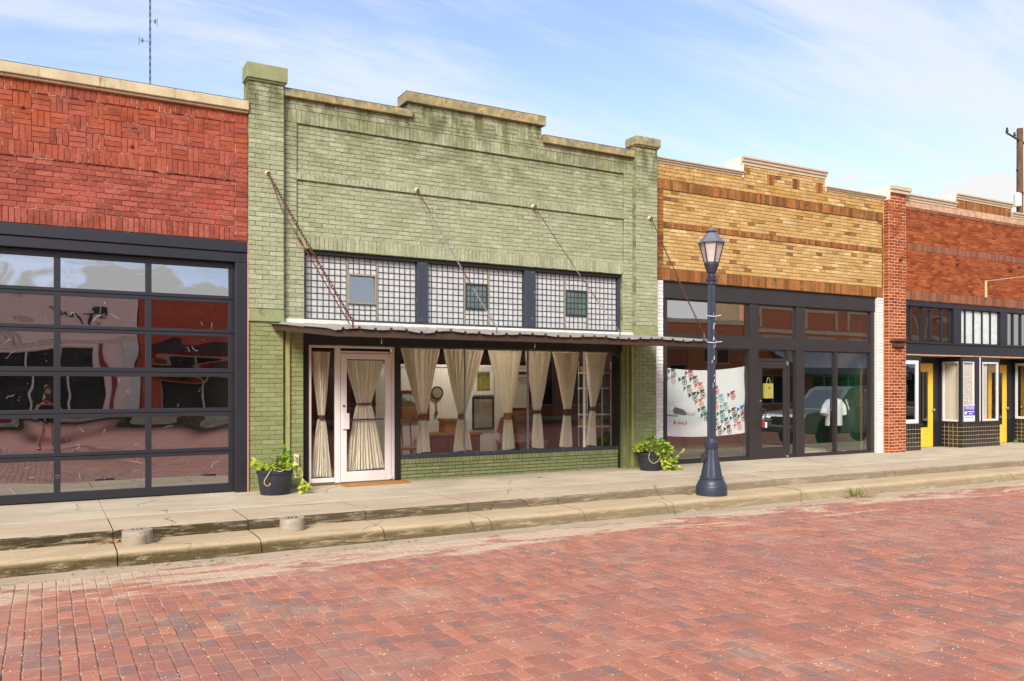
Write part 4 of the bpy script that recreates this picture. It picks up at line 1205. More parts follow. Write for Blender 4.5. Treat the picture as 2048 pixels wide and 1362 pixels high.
recs = soldier(10.6, 17.66, 3.75, 3.985, YB - .001, 'brown') + soldier(10.867, 17.627, 4.812, 4.93, YB + .001, 'brown')
recs += stretch(10.867, 17.627, 3.99, 4.81, YB + .016, 'buff', tf=t_y) + stretch(10.867, 17.627, 4.93, 5.58, YB + .016, 'buff', tf=t_y)
recs += soldier(10.6, 17.66, 5.582, 5.785, YB - .002, 'brown')
recs += stretch(10.6, 10.867, 3.99, 5.58, YB - .002, 'brown', L=.267, off=.5) + stretch(17.627, 17.662, 3.99, 5.58, YB - .002, 'brown', L=.2, off=0)
recs += stretch(10.6, 13.05, 5.785, 6.10, YB - .002, 'buff', tf=t_y) + stretch(15.6, 17.66, 5.785, 6.10, YB - .002, 'buff', tf=t_y)
recs += stretch(13.05, 15.6, 5.785, 6.02, YB - .002, 'buff', tf=t_y) + stretch(13.05, 15.6, 6.24, 6.355, YB - .002, 'buff', H=.058, tf=t_y)
xs_ = [13.05, 13.77, 13.99, 14.555, 14.775, 15.31, 15.53, 15.6]
for i in range(7):
    if i % 2: recs += soldier(xs_[i], xs_[i + 1], 6.02, 6.24, YB - .001, 'brown')
    else: recs += stretch(xs_[i], xs_[i + 1], 6.02, 6.24, YB - .002, 'buff', tf=t_y)
lay(recs, 'wall', wall, most=300)
for (a, b) in ((10.594, 10.866), (17.44, 17.664)):
    m = MB(); m.box(a, b, YB + MO + .01, .50, -.05, 3.744); pr = m.build('white_pier', 'white_brick', buff)
    lay(stretch(a + .004, b, -.02, 3.744, YB + .004, 'white_brick', L=.27 if a < 12 else .224, off=.5), 'wall', pr, most=60)
for (a, b, z0, z1) in ((10.594, 13.045, 6.10, 6.205), (13.0, 15.64, 6.362, 6.53), (15.60, 17.70, 6.095, 6.19)):
    m = MB(); hh = (z1 - z0)
    m.prism_x([(YB - .015, z0), (YB - .015, z0 + hh * .35), (YB - .045, z0 + hh * .42), (YB - .045, z0 + hh * .72), (YB - .075, z0 + hh * .78), (YB - .075, z1), (.53, z1), (.53, z0)], a, b)
    m.build('coping', 'coping_metal', buff)
m = MB(); m.box(13.012, 13.043, YB - .03, .62, 6.08, 6.36); m.box(15.607, 15.632, YB - .03, .62, 6.08, 6.36); m.build('step_trim', 'stucco_white', buff)
m = MB(); m.box(12.98, 13.0, YB + .02, .62, 6.21, 6.53); m.build('step_face', 'stucco_white', buff)
BF = .25
fr = MB()
fr.box(10.868, 17.439, BF - .04, .45, 3.40, 3.744)
for a, b in ((10.868, 11.028), (13.324, 13.593), (14.757, 15.031), (17.301, 17.439)): fr.box(a, b, BF - .02, .45, -.02, 3.399)
for a, b in ((11.028, 13.324), (13.593, 14.757), (15.031, 17.301)): fr.box(a, b, BF - .018, .45, 2.41, 2.655)
fr.box(11.028, 13.324, BF - .018, .45, -.02, .065); fr.box(15.031, 17.301, BF - .018, .45, -.02, .045)
fr.box(16.065, 16.135, BF - .015, .40, .046, 2.409)
fr.box(14.50, 14.565, BF - .012, .40, -.02, 2.409); fr.box(13.593, 14.499, BF - .012, .40, 2.155, 2.19); fr.box(14.566, 14.756, BF - .012, .4, -.02, .06)
fo = fr.build('shop_front', 'bronze', buff, bevel=.006)
def stops(x0, x1, z0, z1, y=BF + .01, w_=.028):
    m = MB()
    m.box(x0, x1, y, y + .05, z0, z0 + w_); m.box(x0, x1, y, y + .05, z1 - w_, z1)
    m.box(x0, x0 + w_, y + .0005, y + .0495, z0 + w_, z1 - w_); m.box(x1 - w_, x1, y + .0005, y + .0495, z0 + w_, z1 - w_)
    m.build('glazing_stop', 'bronze', fo, bevel=.003)
for i, (a, b, c_, d_) in enumerate(((11.028, 13.324, 2.655, 3.40), (13.593, 14.757, 2.655, 3.40), (15.031, 17.301, 2.655, 3.40), (11.028, 13.324, .065, 2.41), (15.031, 16.065, .045, 2.41), (16.135, 17.301, .045, 2.41), (14.565, 14.757, .06, 2.41), (13.593, 14.50, 2.19, 2.41))):
    stops(a + .001, b - .001, c_ + .001, d_ - .001, w_=.028 if b - a > .3 else .02)
    m = MB(); m.box(a + .01, b - .01, BF + .035, BF + .041, c_ + .01, d_ - .01); o = m.build('window_pane', 'glass_transom' if i < 3 else 'glass_bronze', buff)
dr = MB(); dr.box(13.60, 13.715, BF - .005, BF + .045, .012, 2.148); dr.box(14.38, 14.494, BF - .005, BF + .045, .012, 2.148)
dr.box(13.7155, 14.3795, BF - .005, BF + .045, .012, .26); dr.box(13.7155, 14.3795, BF - .005, BF + .045, 2.0, 2.148)
do = dr.build('door', 'bronze', buff, bevel=.006)
m = MB(); m.box(13.712, 14.383, BF + .015, BF + .021, .257, 2.003); m.build('door_pane', 'glass_bronze', do)
m = MB(); m.tube([(13.655, BF - .006, 1.10), (13.655, BF - .06, 1.105), (13.72, BF - .075, 1.10), (13.735, BF - .075, 1.06), (13.735, BF - .075, .90), (13.72, BF - .07, .86), (13.655, BF - .05, .86), (13.655, BF - .006, .87)], .013, 8); m.build('pull_handle', 'steel_dark', do)
m = MB(); m.lathe([(.02, 0), (.02, .012), (.01, .014)], (0, 0, 0), 14); m.v = [(13.655 + a, BF - .006 - c_, 1.28 + b) for a, b, c_ in m.v]; m.build('lock', 'chrome', do)
m = MB(); m.box(14.44, 14.50, BF - .04, BF - .0055, 2.07, 2.16); m.box(14.44, 14.50, BF - .04, BF - .0055, .015, .065); m.build('pivot', 'chrome', do, bevel=.006)
t = thing('lockbox', 'small red lockbox hanging from the handle of the bronze door', 'lockbox', (13.66, .15, .72))
m = MB(); m.box(13.60, 13.67, .11, .16, .70, .84); m.build('body', 'padred', t, bevel=.01)
m = MB(); m.box(13.672, 13.72, .105, .15, .70, .82); m.build('tag', 'sign_white', t, bevel=.006)
m = MB(); m.tube([(13.645, .135, .84), (13.645, .135, .875), (13.665, .165, .885)], .006, 6); m.build('shackle', 'chrome', t)
t = thing('gift_bag', 'yellow paper gift bag hanging inside the glass of the bronze door', 'bag', (13.99, .32, 1.33))
m = MB(); m.box(13.865, 14.13, .315, .375, 1.335, 1.665); m.build('bag', 'bag', t, bevel=.004)
m = MB(); m.tube([(13.94 + .055 + .055 * math.cos(q), .33, 1.665 + .13 * math.sin(q)) for q in [k * math.pi / 10 for k in range(11)]], .006, 6); m.build('handle', 'bag', t)
m = MB(); m.lathe([(.03, 0), (.02, .004), (.006, .005)], (0, 0, 0), 8); m.v = [(14.0 + a, .314 - c_, 1.56 + b) for a, b, c_ in m.v]; m.build('sticker', 'oak', t)
m = MB(); m.box(10.6, 17.66, .46, 9, -.02, .015); m.build('shop_floor', 'slab', buff)
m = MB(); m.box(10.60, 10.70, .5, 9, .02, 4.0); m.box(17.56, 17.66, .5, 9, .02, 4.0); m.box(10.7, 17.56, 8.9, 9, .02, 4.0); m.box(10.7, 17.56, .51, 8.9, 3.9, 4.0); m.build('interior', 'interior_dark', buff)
m = MB(); m.box(17.2, 17.55, .6, 4.5, .02, 2.05); m.build('green_panel', flat('deep_green_paint', lin(26, 66, 46), .4), buff)
m = MB(); m.box(14.9, 17.1, 4.0, 4.1, .02, 2.6); m.build('plywood_partition', flat('brown_plywood', lin(112, 82, 48), .7, 0, .2, 4), buff)
m = MB(); m.box(10.65, 17.62, .51, 14, 5.5, 5.6); m.box(10.62, 10.9, .51, 14, 0, 5.5); m.box(17.4, 17.62, .51, 14, 0, 5.5); m.box(10.62, 17.62, 13.8, 14, 0, 5.5); m.build('roof', 'earth', buff)
# banner with stamped motifs
ban = thing('printed_banner', 'white cotton banner with rows of coloured stamped prints behind the buff shop window', 'banner', (12.2, .36, .5))
def bsurf(s_, q):
    """s across 0..1, q down 0..1 -> point of the sagging sheet"""
    x_ = 11.10 + (13.33 - 11.10) * s_
    sag = 2.8 * s_ * (1 - s_)
    zt = 1.99 + .05 * s_ * s_ - .085 * sag; zb = .585 - .070 * sag
    fold = .012 * math.sin(9 * (s_ * .6 + (q - .2) * (q - .2) * 1.6)) * math.exp(-((s_ - .3) ** 2) * 6) + .010 * math.sin(22 * (s_ - .5 * q)) * max(0, s_ - .75) * 4
    return Vector((x_, .385 + fold + .02 * sag, zt + (zb - zt) * q))
m = MB(); NX, NZ = 46, 30
for j in range(NZ + 1):
    for i in range(NX + 1): m.v.append(tuple(bsurf(i / NX, j / NZ)))
for j in range(NZ):
    for i in range(NX):
        a = j * (NX + 1) + i; m.f.append((a, a + 1, a + NX + 2, a + NX + 1))
m.build('sheet', 'banner', ban, smooth=80, fix=False)
inks = {'ink_teal': (54, 110, 112), 'ink_red': (176, 62, 66), 'ink_pink': (206, 150, 168), 'ink_grey': (96, 98, 104), 'ink_plum': (120, 74, 90), 'ink_coral': (222, 120, 92), 'ink_olive': (122, 138, 92),
        'ink_navy': (58, 62, 96), 'ink_brown': (96, 74, 52), 'ink_cyan': (104, 190, 190), 'ink_crimson': (176, 54, 88), 'ink_blue': (72, 112, 190), 'ink_black': (48, 48, 52), 'ink_green': (50, 120, 84)}
for k, v in inks.items(): M[k] = flat(k, lin(*v), .8, 0, .15, 30)
def bq(u, v):   # position of a print measured on the sheet: fractions
    return (u - 1333) / (1492 - 1333), (v - 738) / (873 - 738)
def stamp(u, v, ink, s_=1.0):
    cs, cq = bq(u, v)
    m = MB()
    def pt(dx, dz):
        p = bsurf(min(1, max(0, cs + dx * s_ / 2.23)), min(1, max(0, cq - dz * s_ / 1.40)))
        return (p.x, p.y - .005, p.z)
    def poly(pts): m.add([pt(*p) for p in pts], [tuple(range(len(pts)))])
    poly([(-.14, .06), (-.11, .06), (-.125, -.09)]); poly([(-.13, .07), (-.04, .03), (-.115, -.03)])
    poly([(-.03, .02), (.10, .075), (.085, .11), (-.04, .085)])
    N_ = 14
    for k in range(N_):
        a, b = 2 * math.pi * k / N_, 2 * math.pi * (k + 1) / N_
        poly([(.05 + .075 * math.cos(a), -.03 + .075 * math.sin(a)), (.05 + .075 * math.cos(b), -.03 + .075 * math.sin(b)), (.05 + .058 * math.cos(b), -.03 + .058 * math.sin(b)), (.05 + .058 * math.cos(a), -.03 + .058 * math.sin(a))])
    st = []
    for k in range(10):
        a = math.pi / 2 + k * math.pi / 5; r = .05 if k % 2 == 0 else .021
        st.append((.05 + r * math.cos(a), -.03 + r * math.sin(a)))
    poly(st)
    m.build('stamped_print', ink, ban, fix=False)
for u, v, ink in ((1347, 746, 'ink_teal'), (1381, 746, 'ink_red'), (1346, 760, 'ink_pink'), (1368, 760, 'ink_grey'), (1390, 758, 'ink_plum'), (1400, 771, 'ink_coral'), (1378, 777, 'ink_olive'), (1388, 791, 'ink_navy'), (1404, 786, 'ink_brown'), (1400, 804, 'ink_coral'),
                  (1431, 780, 'ink_crimson'), (1441, 797, 'ink_cyan'), (1465, 793, 'ink_crimson'), (1430, 811, 'ink_coral'), (1450, 815, 'ink_cyan'), (1443, 830, 'ink_green'), (1467, 827, 'ink_brown'), (1485, 825, 'ink_blue'), (1431, 846, 'ink_grey'), (1452, 846, 'ink_grey'),
                  (1470, 841, 'ink_teal'), (1486, 839, 'ink_red'), (1438, 862, 'ink_black'), (1457, 862, 'ink_black'), (1478, 857, 'ink_coral'), (1405, 820, 'ink_teal'), (1411, 832, 'ink_green')):
    stamp(u, v, ink, .92)
def blot(pts, ink):
    m = MB(); vs = []
    for u, v in pts:
        s_, q = bq(u, v); p = bsurf(s_, q); vs.append((p.x, p.y - .004, p.z))
    m.add(vs, [tuple(range(len(vs)))]); m.build('drawn_shape', ink, ban, fix=False)
blot([(1348, 822), (1352, 814), (1368, 818), (1375, 826), (1372, 830), (1350, 828)], 'ink_grey')
for k in range(8): blot([(1374 + k * 2.1, 830), (1375 + k * 2.1, 830), (1376 + k * 2.4, 820 + (k % 3) * 2)], 'ink_black')
for k in range(10): blot([(1335 + k * 2.2, 833), (1337 + k * 2.2, 834), (1337.5 + k * 2.1, 829 - (k % 3))], 'ink_teal')
for k in range(9): blot([(1336 + k * 1.8, 812 - (k % 4) * 2), (1339 + k * 1.8, 811 - (k % 4) * 2), (1338 + k * 1.8, 810 - (k % 4) * 2)], 'ink_black')
for k in range(7): blot([(1349 + k * 4, 843 + (k % 3) * 3), (1352 + k * 4, 841 + (k % 2) * 5), (1353 + k * 3.6, 847), (1350 + k * 3.6, 850 - (k % 2) * 3)], 'ink_red')
# mannequin with a shirt, leaning pole
t = thing('shirt_mannequin', 'white T-shirt on a mannequin torso inside the right window of the buff shop', 'mannequin', (16.85, .95, 0))
def loft(secs, n=18):
    m = MB()
    for (cx, cy, z, rx, ry) in secs:
        for k in range(n):
            a = 2 * math.pi * k / n; m.v.append((cx + rx * math.cos(a), cy + ry * math.sin(a), z))
    for i in range(len(secs) - 1):
        for k in range(n): m.f.append((i * n + k, i * n + (k + 1) % n, (i + 1) * n + (k + 1) % n, (i + 1) * n + k))
    m.f.append(tuple(reversed(range(n)))); m.f.append(tuple(range((len(secs) - 1) * n, len(secs) * n)))
    return m
X_ = 16.87
loft([(X_, .95, .64, .27, .14), (X_, .95, .80, .26, .14), (X_, .95, 1.0, .255, .14), (X_, .95, 1.15, .27, .14), (X_, .95, 1.24, .25, .12), (X_, .95, 1.29, .15, .09), (X_, .95, 1.315, .08, .07)]).build('shirt_body', 'shirt', t, smooth=True)
for s_ in (-1, 1):
    m = MB(); m.tube([(X_ + s_ * .17, .95, 1.22), (X_ + s_ * .29, .94, 1.10), (X_ + s_ * .37, .93, .92)], [.085, .095, .10], 12); m.build('sleeve', 'shirt', t, smooth=True)
loft([(X_ - .02, .95, 1.30, .05, .05), (X_ - .02, .95, 1.36, .05, .05), (X_ - .02, .94, 1.40, .075, .08), (X_ - .02, .94, 1.47, .09, .10), (X_ - .02, .94, 1.54, .08, .09), (X_ - .02, .94, 1.58, .03, .04)]).build('head', 'skin_green', t, smooth=True)
m = MB(); m.lathe([(.18, .015), (.18, .04), (.02, .06), (.02, .64)], (X_, .95, 0), 16); m.build('stand', 'steel_dark', t)
t = thing('wooden_pole', 'pale broom pole leaning inside the right window of the buff shop', 'pole', (17.3, .7, 0))
m = MB(); m.tube([(17.12, .80, 1.28), (17.34, .72, .66), (17.56, .60, .05)], .015, 8); m.build('handle', 'paperboard', t)
m = MB(); m.box(17.46, 17.62, .56, .64, .016, .06); m.build('head', 'paperboard', t, bevel=.01)

# =================================================================== RUST RED SHOP ON THE RIGHT
rust = thing('brick_building', 'rust red brick shop with yellow doors and black tiled window bases at the right edge', 'building', (21.8, .1, 0))
YR = .10
W = MB()
W.box(18.303, 27, YR + .005, .48, 3.735, 6.20); W.box(20.46, 22.92, YR + .005, .48, 6.20, 6.42)
wall = W.build('wall', 'rust_wall_mortar', rust)
t_r = lambda: min(1, max(0, rnd.gauss(.5, .28)))
recs = stretch(18.306, 27, 5.14, 5.94, YR, 'rust', j=.010, tf=t_r) + stretch(18.306, 27, 3.955, 4.965, YR, 'rust', j=.010, tf=t_r)
recs += soldier(18.306, 27, 4.967, 5.14, YR - .004, 'mauve', j=.006) + soldier(18.306, 27, 3.745, 3.955, YR - .002, 'mauve', j=.006)
recs += soldier(18.306, 27, 5.943, 6.03, YR - .012, 'mauve') + soldier(20.48, 22.90, 6.205, 6.415, YR - .004, 'brown')
lay(recs, 'wall', wall, most=220)
m = MB(); m.box(18.303, 20.46, YR - .002, .2, 6.032, 6.175); m.box(20.461, 22.919, YR - .0015, .2, 6.032, 6.202); m.box(22.92, 27, YR - .002, .2, 6.032, 6.18); m.build('mortar_patch', 'patch', rust)
m = MB(); m.box(17.668, 18.303, .0045, .6, -.05, 6.255); pl = m.build('pillar', 'rust_mortar', rust)
lay(stretch(17.668, 18.301, -.02, 6.25, 0, 'rust', L=.2115, j=.015, tf=t_r, off=.5), 'wall', pl, most=300)
lay(stretch(-.145, -.003, -.02, 6.25, 17.664, 'rust', L=.142, j=.012, tf=t_r, off=0), 'left', pl, most=40)
m = MB(); m.box(17.70, 18.42, -.05, .62, 6.262, 6.34); m.box(17.68, 18.44, -.075, .64, 6.341, 6.44); m.build('pillar_cap', 'coping_metal', rust, bevel=.01)
m = MB(); m.box(17.664, 17.699, -.01, .62, 6.09, 6.44); m.build('stucco_side', 'stucco_white', rust)
for (a, b, z0, z1) in ((18.31, 20.455, 6.177, 6.337), (20.43, 22.955, 6.42, 6.57), (22.93, 27, 6.182, 6.342)):
    m = MB(); hh = z1 - z0
    m.prism_x([(YR - .015, z0), (YR - .015, z0 + hh * .3), (YR - .04, z0 + hh * .38), (YR - .04, z0 + hh * .70), (YR - .075, z0 + hh * .76), (YR - .075, z1), (.50, z1), (.50, z0)], a, b)
    m.build('coping', 'coping_metal', rust)
m = MB(); m.box(20.40, 20.429, YR - .02, .6, 6.34, 6.57); m.build('stucco_side', 'stucco_white', rust)
for xx, yy, zz in ((18.075, 0, 4.666), (20.48, .1, 4.74), (22.865, .1, 4.76)):
    m = MB(); m.lathe([(.045, 0), (.05, .012), (.02, .03), (.022, .07)], (0, 0, 0), 12); m.v = [(xx + a, yy - c_, zz + b) for a, b, c_ in m.v]; m.build('anchor_bolt', 'rust_iron', rust, smooth=True)
m = MB(); m.tube([(17.70, -.03, 2.69), (17.95, -.06, 2.71), (18.30, -.03, 2.70)], [.025, .045, .03], 7); m.tube([(17.78, -.02, 2.58), (18.0, -.07, 2.57), (18.2, -.02, 2.60)], [.04, .05, .03], 7); m.build('old_bracket', 'rust_iron', rust)
BLK = 'charcoal'
m = MB(); m.box(18.304, 27, .13, .45, 3.60, 3.734); m.build('window_head', BLK, rust, bevel=.005)
m = MB(); m.box(18.304, 27, .09, .45, 2.405, 2.665); m.box(18.304, 27, .06, .45, 2.666, 2.70); m.build('transom_beam', BLK, rust, bevel=.006)
bays = [((18.304, 18.76, 19.19, 19.57, 20.0, 20.36), 'glass_grey'), ((20.73, 20.98, 21.35, 21.73, 22.1, 22.47), 'prism_frost'), ((22.79, 23.16, 23.53, 23.9, 24.27, 24.64), 'glass_grey'), ((24.95, 25.3, 25.65, 26.0, 26.35, 26.7), 'glass_grey')]
pf = MB()
for a, b in ((20.40, 20.72), (22.48, 22.785), (24.65, 24.945)): pf.box(a, b, .12, .45, 2.701, 3.599)
po = pf.build('window_post', BLK, rust, bevel=.006)
for xs_, gm in bays:
    m = MB()
    for i, xx in enumerate(xs_): m.box(xx - .022, xx + .022, .175, .25, 2.73, 3.58)
    m.box(xs_[0], xs_[-1], .18, .245, 2.701, 2.729); m.box(xs_[0], xs_[-1], .18, .245, 3.581, 3.599)
    fo = m.build('window_frame', BLK, rust, bevel=.003)
    for a, b in zip(xs_, xs_[1:]):
        m = MB(); m.box(a + .02, b - .02, .21, .216, 2.725, 3.585); m.build('window_pane', gm, fo)
m = MB(); m.box(19.21, 19.245, .165, .25, 2.76, 3.56); m.box(19.515, 19.55, .165, .25, 2.76, 3.56); m.box(19.246, 19.514, .166, .25, 2.76, 2.80); m.box(19.246, 19.514, .166, .25, 3.52, 3.56); m.build('vent_sash', BLK, rust)
m = MB(); m.box(18.304, 27, .45, .5, 2.41, 3.73); m.build('transom_backing', 'interior_dark', rust)
m = MB(); m.box(18.304, 27, .10, 2.2, 2.37, 2.404); m.build('porch_ceiling', 'patch', rust)
# tiled bases
tb = MB()
tb.box(18.304, 19.05, .118, .70, -.05, .64); tb.box(20.718, 22.42, .118, .70, -.05, .64); tb.box(24.068, 27, .118, .70, -.05, .64)
tbo = tb.build('tiled_base', 'grout', rust)
def tiles(x0, x1, z0, z1, y, W_=.110, j=.010):
    n = max(1, round((x1 - x0) / W_)); w_ = (x1 - x0) / n; k = 6; h = (z1 - z0) / k; rs = []
    for i in range(n):
        for q in range(k):
            rs.append((x0 + i * w_ + j / 2, x0 + (i + 1) * w_ - j / 2, z0 + q * h + j / 2, z0 + (q + 1) * h - j / 2, y + rnd.uniform(-.001, .001), 'tile_black', rnd.random()))
    return rs
lay(tiles(18.306, 19.05, 0, .635, .112) + tiles(20.715, 22.42, 0, .635, .112), 'wall', tbo, 'tile', 'tiles', d=.012, ch=.004, jit=.0004, most=200, rot=.006)
lay(tiles(-.70, -.112, 0, .635, 20.712), 'left', tbo, 'tile', 'tiles', d=.012, ch=.004, jit=.0004, most=60, rot=.006)
lay(tiles(-.70, -.112, 0, .635, 24.062), 'left', tbo, 'tile', 'tiles', d=.012, ch=.004, jit=.0004, most=60, rot=.006)
m = MB(); m.box(18.304, 19.07, .09, .72, .641, .675); m.box(20.69, 22.44, .09, .72, .641, .675); m.box(24.04, 27, .09, .72, .641, .675); m.build('sill', BLK, rust, bevel=.006)
# display windows
def shopwin(x0, x1, y, gm, z0=.676, z1=2.25, fw=.045, fm='white_paint', board=None):
    m = MB(); m.box(x0, x1, y, y + .05, z0, z0 + fw); m.box(x0, x1, y, y + .05, z1 - fw, z1); m.box(x0, x0 + fw, y + .0005, y + .0495, z0 + fw, z1 - fw); m.box(x1 - fw, x1, y + .0005, y + .0495, z0 + fw, z1 - fw)
    f = m.build('display_frame', fm, rust, bevel=.004)
    m = MB(); m.box(x0 + fw * .8, x1 - fw * .8, y + .02, y + .026, z0 + fw * .8, z1 - fw * .8); m.build('display_pane', gm, f)
def shopside(x, y0, y1, gm, z0=.676, z1=2.25, fw=.05, fm='white_paint'):
    m = MB(); m.box(x, x + .05, y0, y1, z0, z0 + fw); m.box(x, x + .05, y0, y1, z1 - fw, z1); m.box(x + .0005, x + .0495, y0, y0 + fw, z0 + fw, z1 - fw); m.box(x + .0005, x + .0495, y1 - fw, y1, z0 + fw, z1 - fw)
    f = m.build('display_frame', fm, rust, bevel=.004)
    m = MB(); m.box(x + .02, x + .026, y0 + fw * .8, y1 - fw * .8, z0 + fw * .8, z1 - fw * .8); m.build('display_pane', gm, f)
shopwin(18.306, 18.98, .13, 'glass_grey', fw=.10)
shopwin(20.80, 21.30, .13, 'glass', fw=.03)
shopwin(21.64, 22.38, .13, 'glass', fw=.05)
shopside(20.73, .18, .66, 'glass'); shopside(24.08, .18, .66, 'dark_glass_door', fw=.07)
shopwin(24.2, 26.9, .13, 'glass_grey', fw=.08)
m = MB(); m.box(20.715, 20.795, .12, .20, .676, 2.25); m.box(21.31, 21.63, .115, .30, .676, 2.25); m.box(22.385, 22.42, .12, .2, .676, 2.25); m.box(18.985, 19.05, .12, .7, .676, 2.25)
m.box(24.07, 24.19, .12, .2, .676, 2.25); m.box(18.304, 19.05, .115, .7, 2.251, 2.369); m.box(20.715, 22.42, .115, .7, 2.251, 2.369); m.box(24.07, 27, .115, .7, 2.251, 2.369)
m.box(20.72, 20.80, .662, .72, .676, 2.25); m.box(20.41, 20.66, .70, .80, -.02, 2.369); m.box(19.05, 19.52, .70, .80, -.02, 2.369); m.box(23.76, 24.05, .70, .80, -.02, 2.369); m.box(22.43, 22.86, .70, .8, -.02, 2.369); m.box(20.661, 20.714, .64, .80, -.02, 2.369); m.box(24.051, 24.066, .64, .80, -.02, 2.369)
m.build('display_post', BLK, rust, bevel=.005)
m = MB(); m.box(21.495, 21.525, .10, .114, .676, 2.40); m.build('white_strip', 'white_paint', rust)
m = MB(); m.box(20.86, 21.30, .185, .20, .676, 2.25); m.box(21.64, 21.98, .20, .22, .676, 2.25); m.build('display_backing', 'paperboard', rust)
m = MB(); m.box(20.80, 20.83, .215, .64, .68, 2.24); m.build('display_backing', 'paperboard', rust)
m = MB(); m.box(18.31, 18.98, .5, .53, .676, 2.25); m.build('display_backing', 'interior', rust)
for x0, x1 in ((19.525, 20.405), (22.865, 23.755)):
    m = MB(); a = x0 + .16; b = x1 - .19
    m.box(x0, a, .70, .745, .01, 2.20); m.box(b, x1, .70, .745, .01, 2.20); m.box(a + .0005, b - .0005, .70, .745, .01, .52); m.box(a + .0005, b - .0005, .70, .745, 1.98, 2.20)
    d = m.build('door', 'yellow', rust, bevel=.006)
    m = MB(); m.box(a - .005, b + .005, .715, .722, .515, 1.985); m.build('door_pane', 'dark_glass_door', d)
    m = MB(); m.lathe([(.03, 0), (.012, .012), (.012, .04), (.032, .055), (.034, .075), (.01, .09)], (0, 0, 0), 14); m.v = [(x1 - .045 + p, .70 - c_, .98 + q) for p, q, c_ in m.v]; m.build('knob', 'chrome', d, smooth=True)
    m = MB(); m.box(x0 - .02, x1 + .02, .69, .80, 2.205, 2.369); m.build('door_head', BLK, rust)
m = MB(); m.box(18.31, 27, .81, 9, -.02, .01); m.build('shop_floor', 'floor_in', rust)
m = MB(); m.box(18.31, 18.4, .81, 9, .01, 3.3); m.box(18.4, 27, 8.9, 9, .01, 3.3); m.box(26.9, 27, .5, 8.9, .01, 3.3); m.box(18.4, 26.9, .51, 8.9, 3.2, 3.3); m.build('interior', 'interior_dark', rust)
m = MB(); m.box(18.31, 27, .49, 14, 5.5, 5.6); m.box(18.31, 18.5, .61, 14, 0, 5.5); m.box(26.8, 27, .5, 14, 0, 5.5); m.box(18.31, 27, 13.8, 14, 0, 5.5); m.build('roof', 'earth', rust)
t = thing('sign_bracket', 'cream iron sign bracket jutting from the rust red brick wall', 'bracket', (21.72, .1, 4.1))
m = MB(); m.box(21.70, 21.745, .055, .098, 3.95, 4.40); m.build('wall_plate', 'cream_iron', t, bevel=.004)
m = MB(); m.tube([(21.722, .07, 4.385), (21.722, -1.35, 4.40)], .010, 8); m.build('arm', 'cream_iron', t)
t = thing('lease_sign', 'purple and white lease sign standing in the black framed shop window', 'sign', (21.05, .11, .7))
m = MB(); m.box(20.815, 21.275, .104, .112, .682, 1.115); m.build('board', 'sign_white', t)
m = MB(); m.box(20.817, 21.273, .1015, .1038, .835, 1.095); m.build('purple_panel', 'purple', t)
def text(body, mat, size, loc, rot=(R(90), 0, 0), ext=.001, sx=1.0, parent=None, name='lettering', align='CENTER', shear=0):
    cu = bpy.data.curves.new(name, 'FONT'); cu.body = body; cu.size = size; cu.extrude = ext; cu.align_x = align; cu.shear = shear
    tmp = bpy.data.objects.new(name, cu); me = bpy.data.meshes.new_from_object(tmp); bpy.data.objects.remove(tmp)
    me.materials.clear(); me.materials.append(M[mat]); o = bpy.data.objects.new(name, me); o.rotation_euler = rot; o.scale = (sx, 1, 1); COL.objects.link(o)
    if parent is not None:
        o.parent = parent; o.matrix_parent_inverse = Matrix.Translation(-wloc(parent))
    o.location = loc
    return o
text('FOR LEASE', 'sign_white', .125, (21.045, .1005, .995), parent=t, sx=.62, shear=.15)
m = MB(); m.lathe([(.045, 0), (.045, .002)], (0, 0, 0), 16); m.v = [(20.875 + a, .101 - c_, .905 + b) for a, b, c_ in m.v]; m.build('logo_disc', 'sign_white', t)
m = MB()
for k in range(9): m.box(20.94 + k * .034, 20.966 + k * .034, .0995, .1012, .925, .947)
for k in range(5): m.box(21.02 + k * .03, 21.044 + k * .03, .0995, .1012, .872, .892)
m.build('small_print', 'sign_white', t)
m = MB()
for k in range(10): m.box(20.85 + k * .034, 20.872 + k * .034 - (.008 if k == 3 else 0), .1015, .1035, .765, .80 if k not in (3, 6) else .772)
for k in range(12): m.box(20.84 + k * .034, 20.866 + k * .034, .1015, .1035, .71, .718)
m.build('small_print', 'ink_grey', t)
m = MB()
for k in range(22):
    xx, zz, r = rnd.uniform(20.85, 21.25), rnd.uniform(1.15, 1.95), rnd.uniform(.006, .02)
    m.lathe([(r, 0), (r, .001)], (0, 0, 0), 8); m.v[-16:] = [(xx + a, .148 - c_, zz + b) for a, b, c_ in m.v[-16:]]
o = m.build('glue_spots', 'sign_white', rust); o['kind'] = 'stuff'

# =================================================================== STREET LAMP
LX, LY, LZ = 9.285, -2.945, -.127
lamp = thing('street_lamp', 'slate blue cast iron street lamp with a six sided lantern standing on the kerb', 'street lamp', (LX, LY, LZ))
HD = lambda z: z if z < 3.55 else 3.545 + (z - 3.60) * .862
WD = lambda rr, z: rr if z < 3.62 else rr * .94
def L(prof, name, mt, n=32, parent=lamp, smooth=35, **k):
    prof = [(WD(rr, z), HD(z)) for rr, z in prof]
    m = MB(); m.lathe(prof, (LX, LY, LZ), n, **k); return m.build(name, mt, parent, smooth=smooth)
L([(.245, 0), (.247, .04), (.243, .14), (.235, .165), (.222, .175), (.216, .20), (.196, .235), (.182, .25), (.186, .262), (.187, .285), (.178, .297)], 'base', 'lamp_blue', 40)
L([(.168, .297), (.158, .36), (.138, .46), (.118, .57), (.102, .68), (.095, .735)], 'flared_foot', 'lamp_blue', 32, flute=1, fdepth=.06)
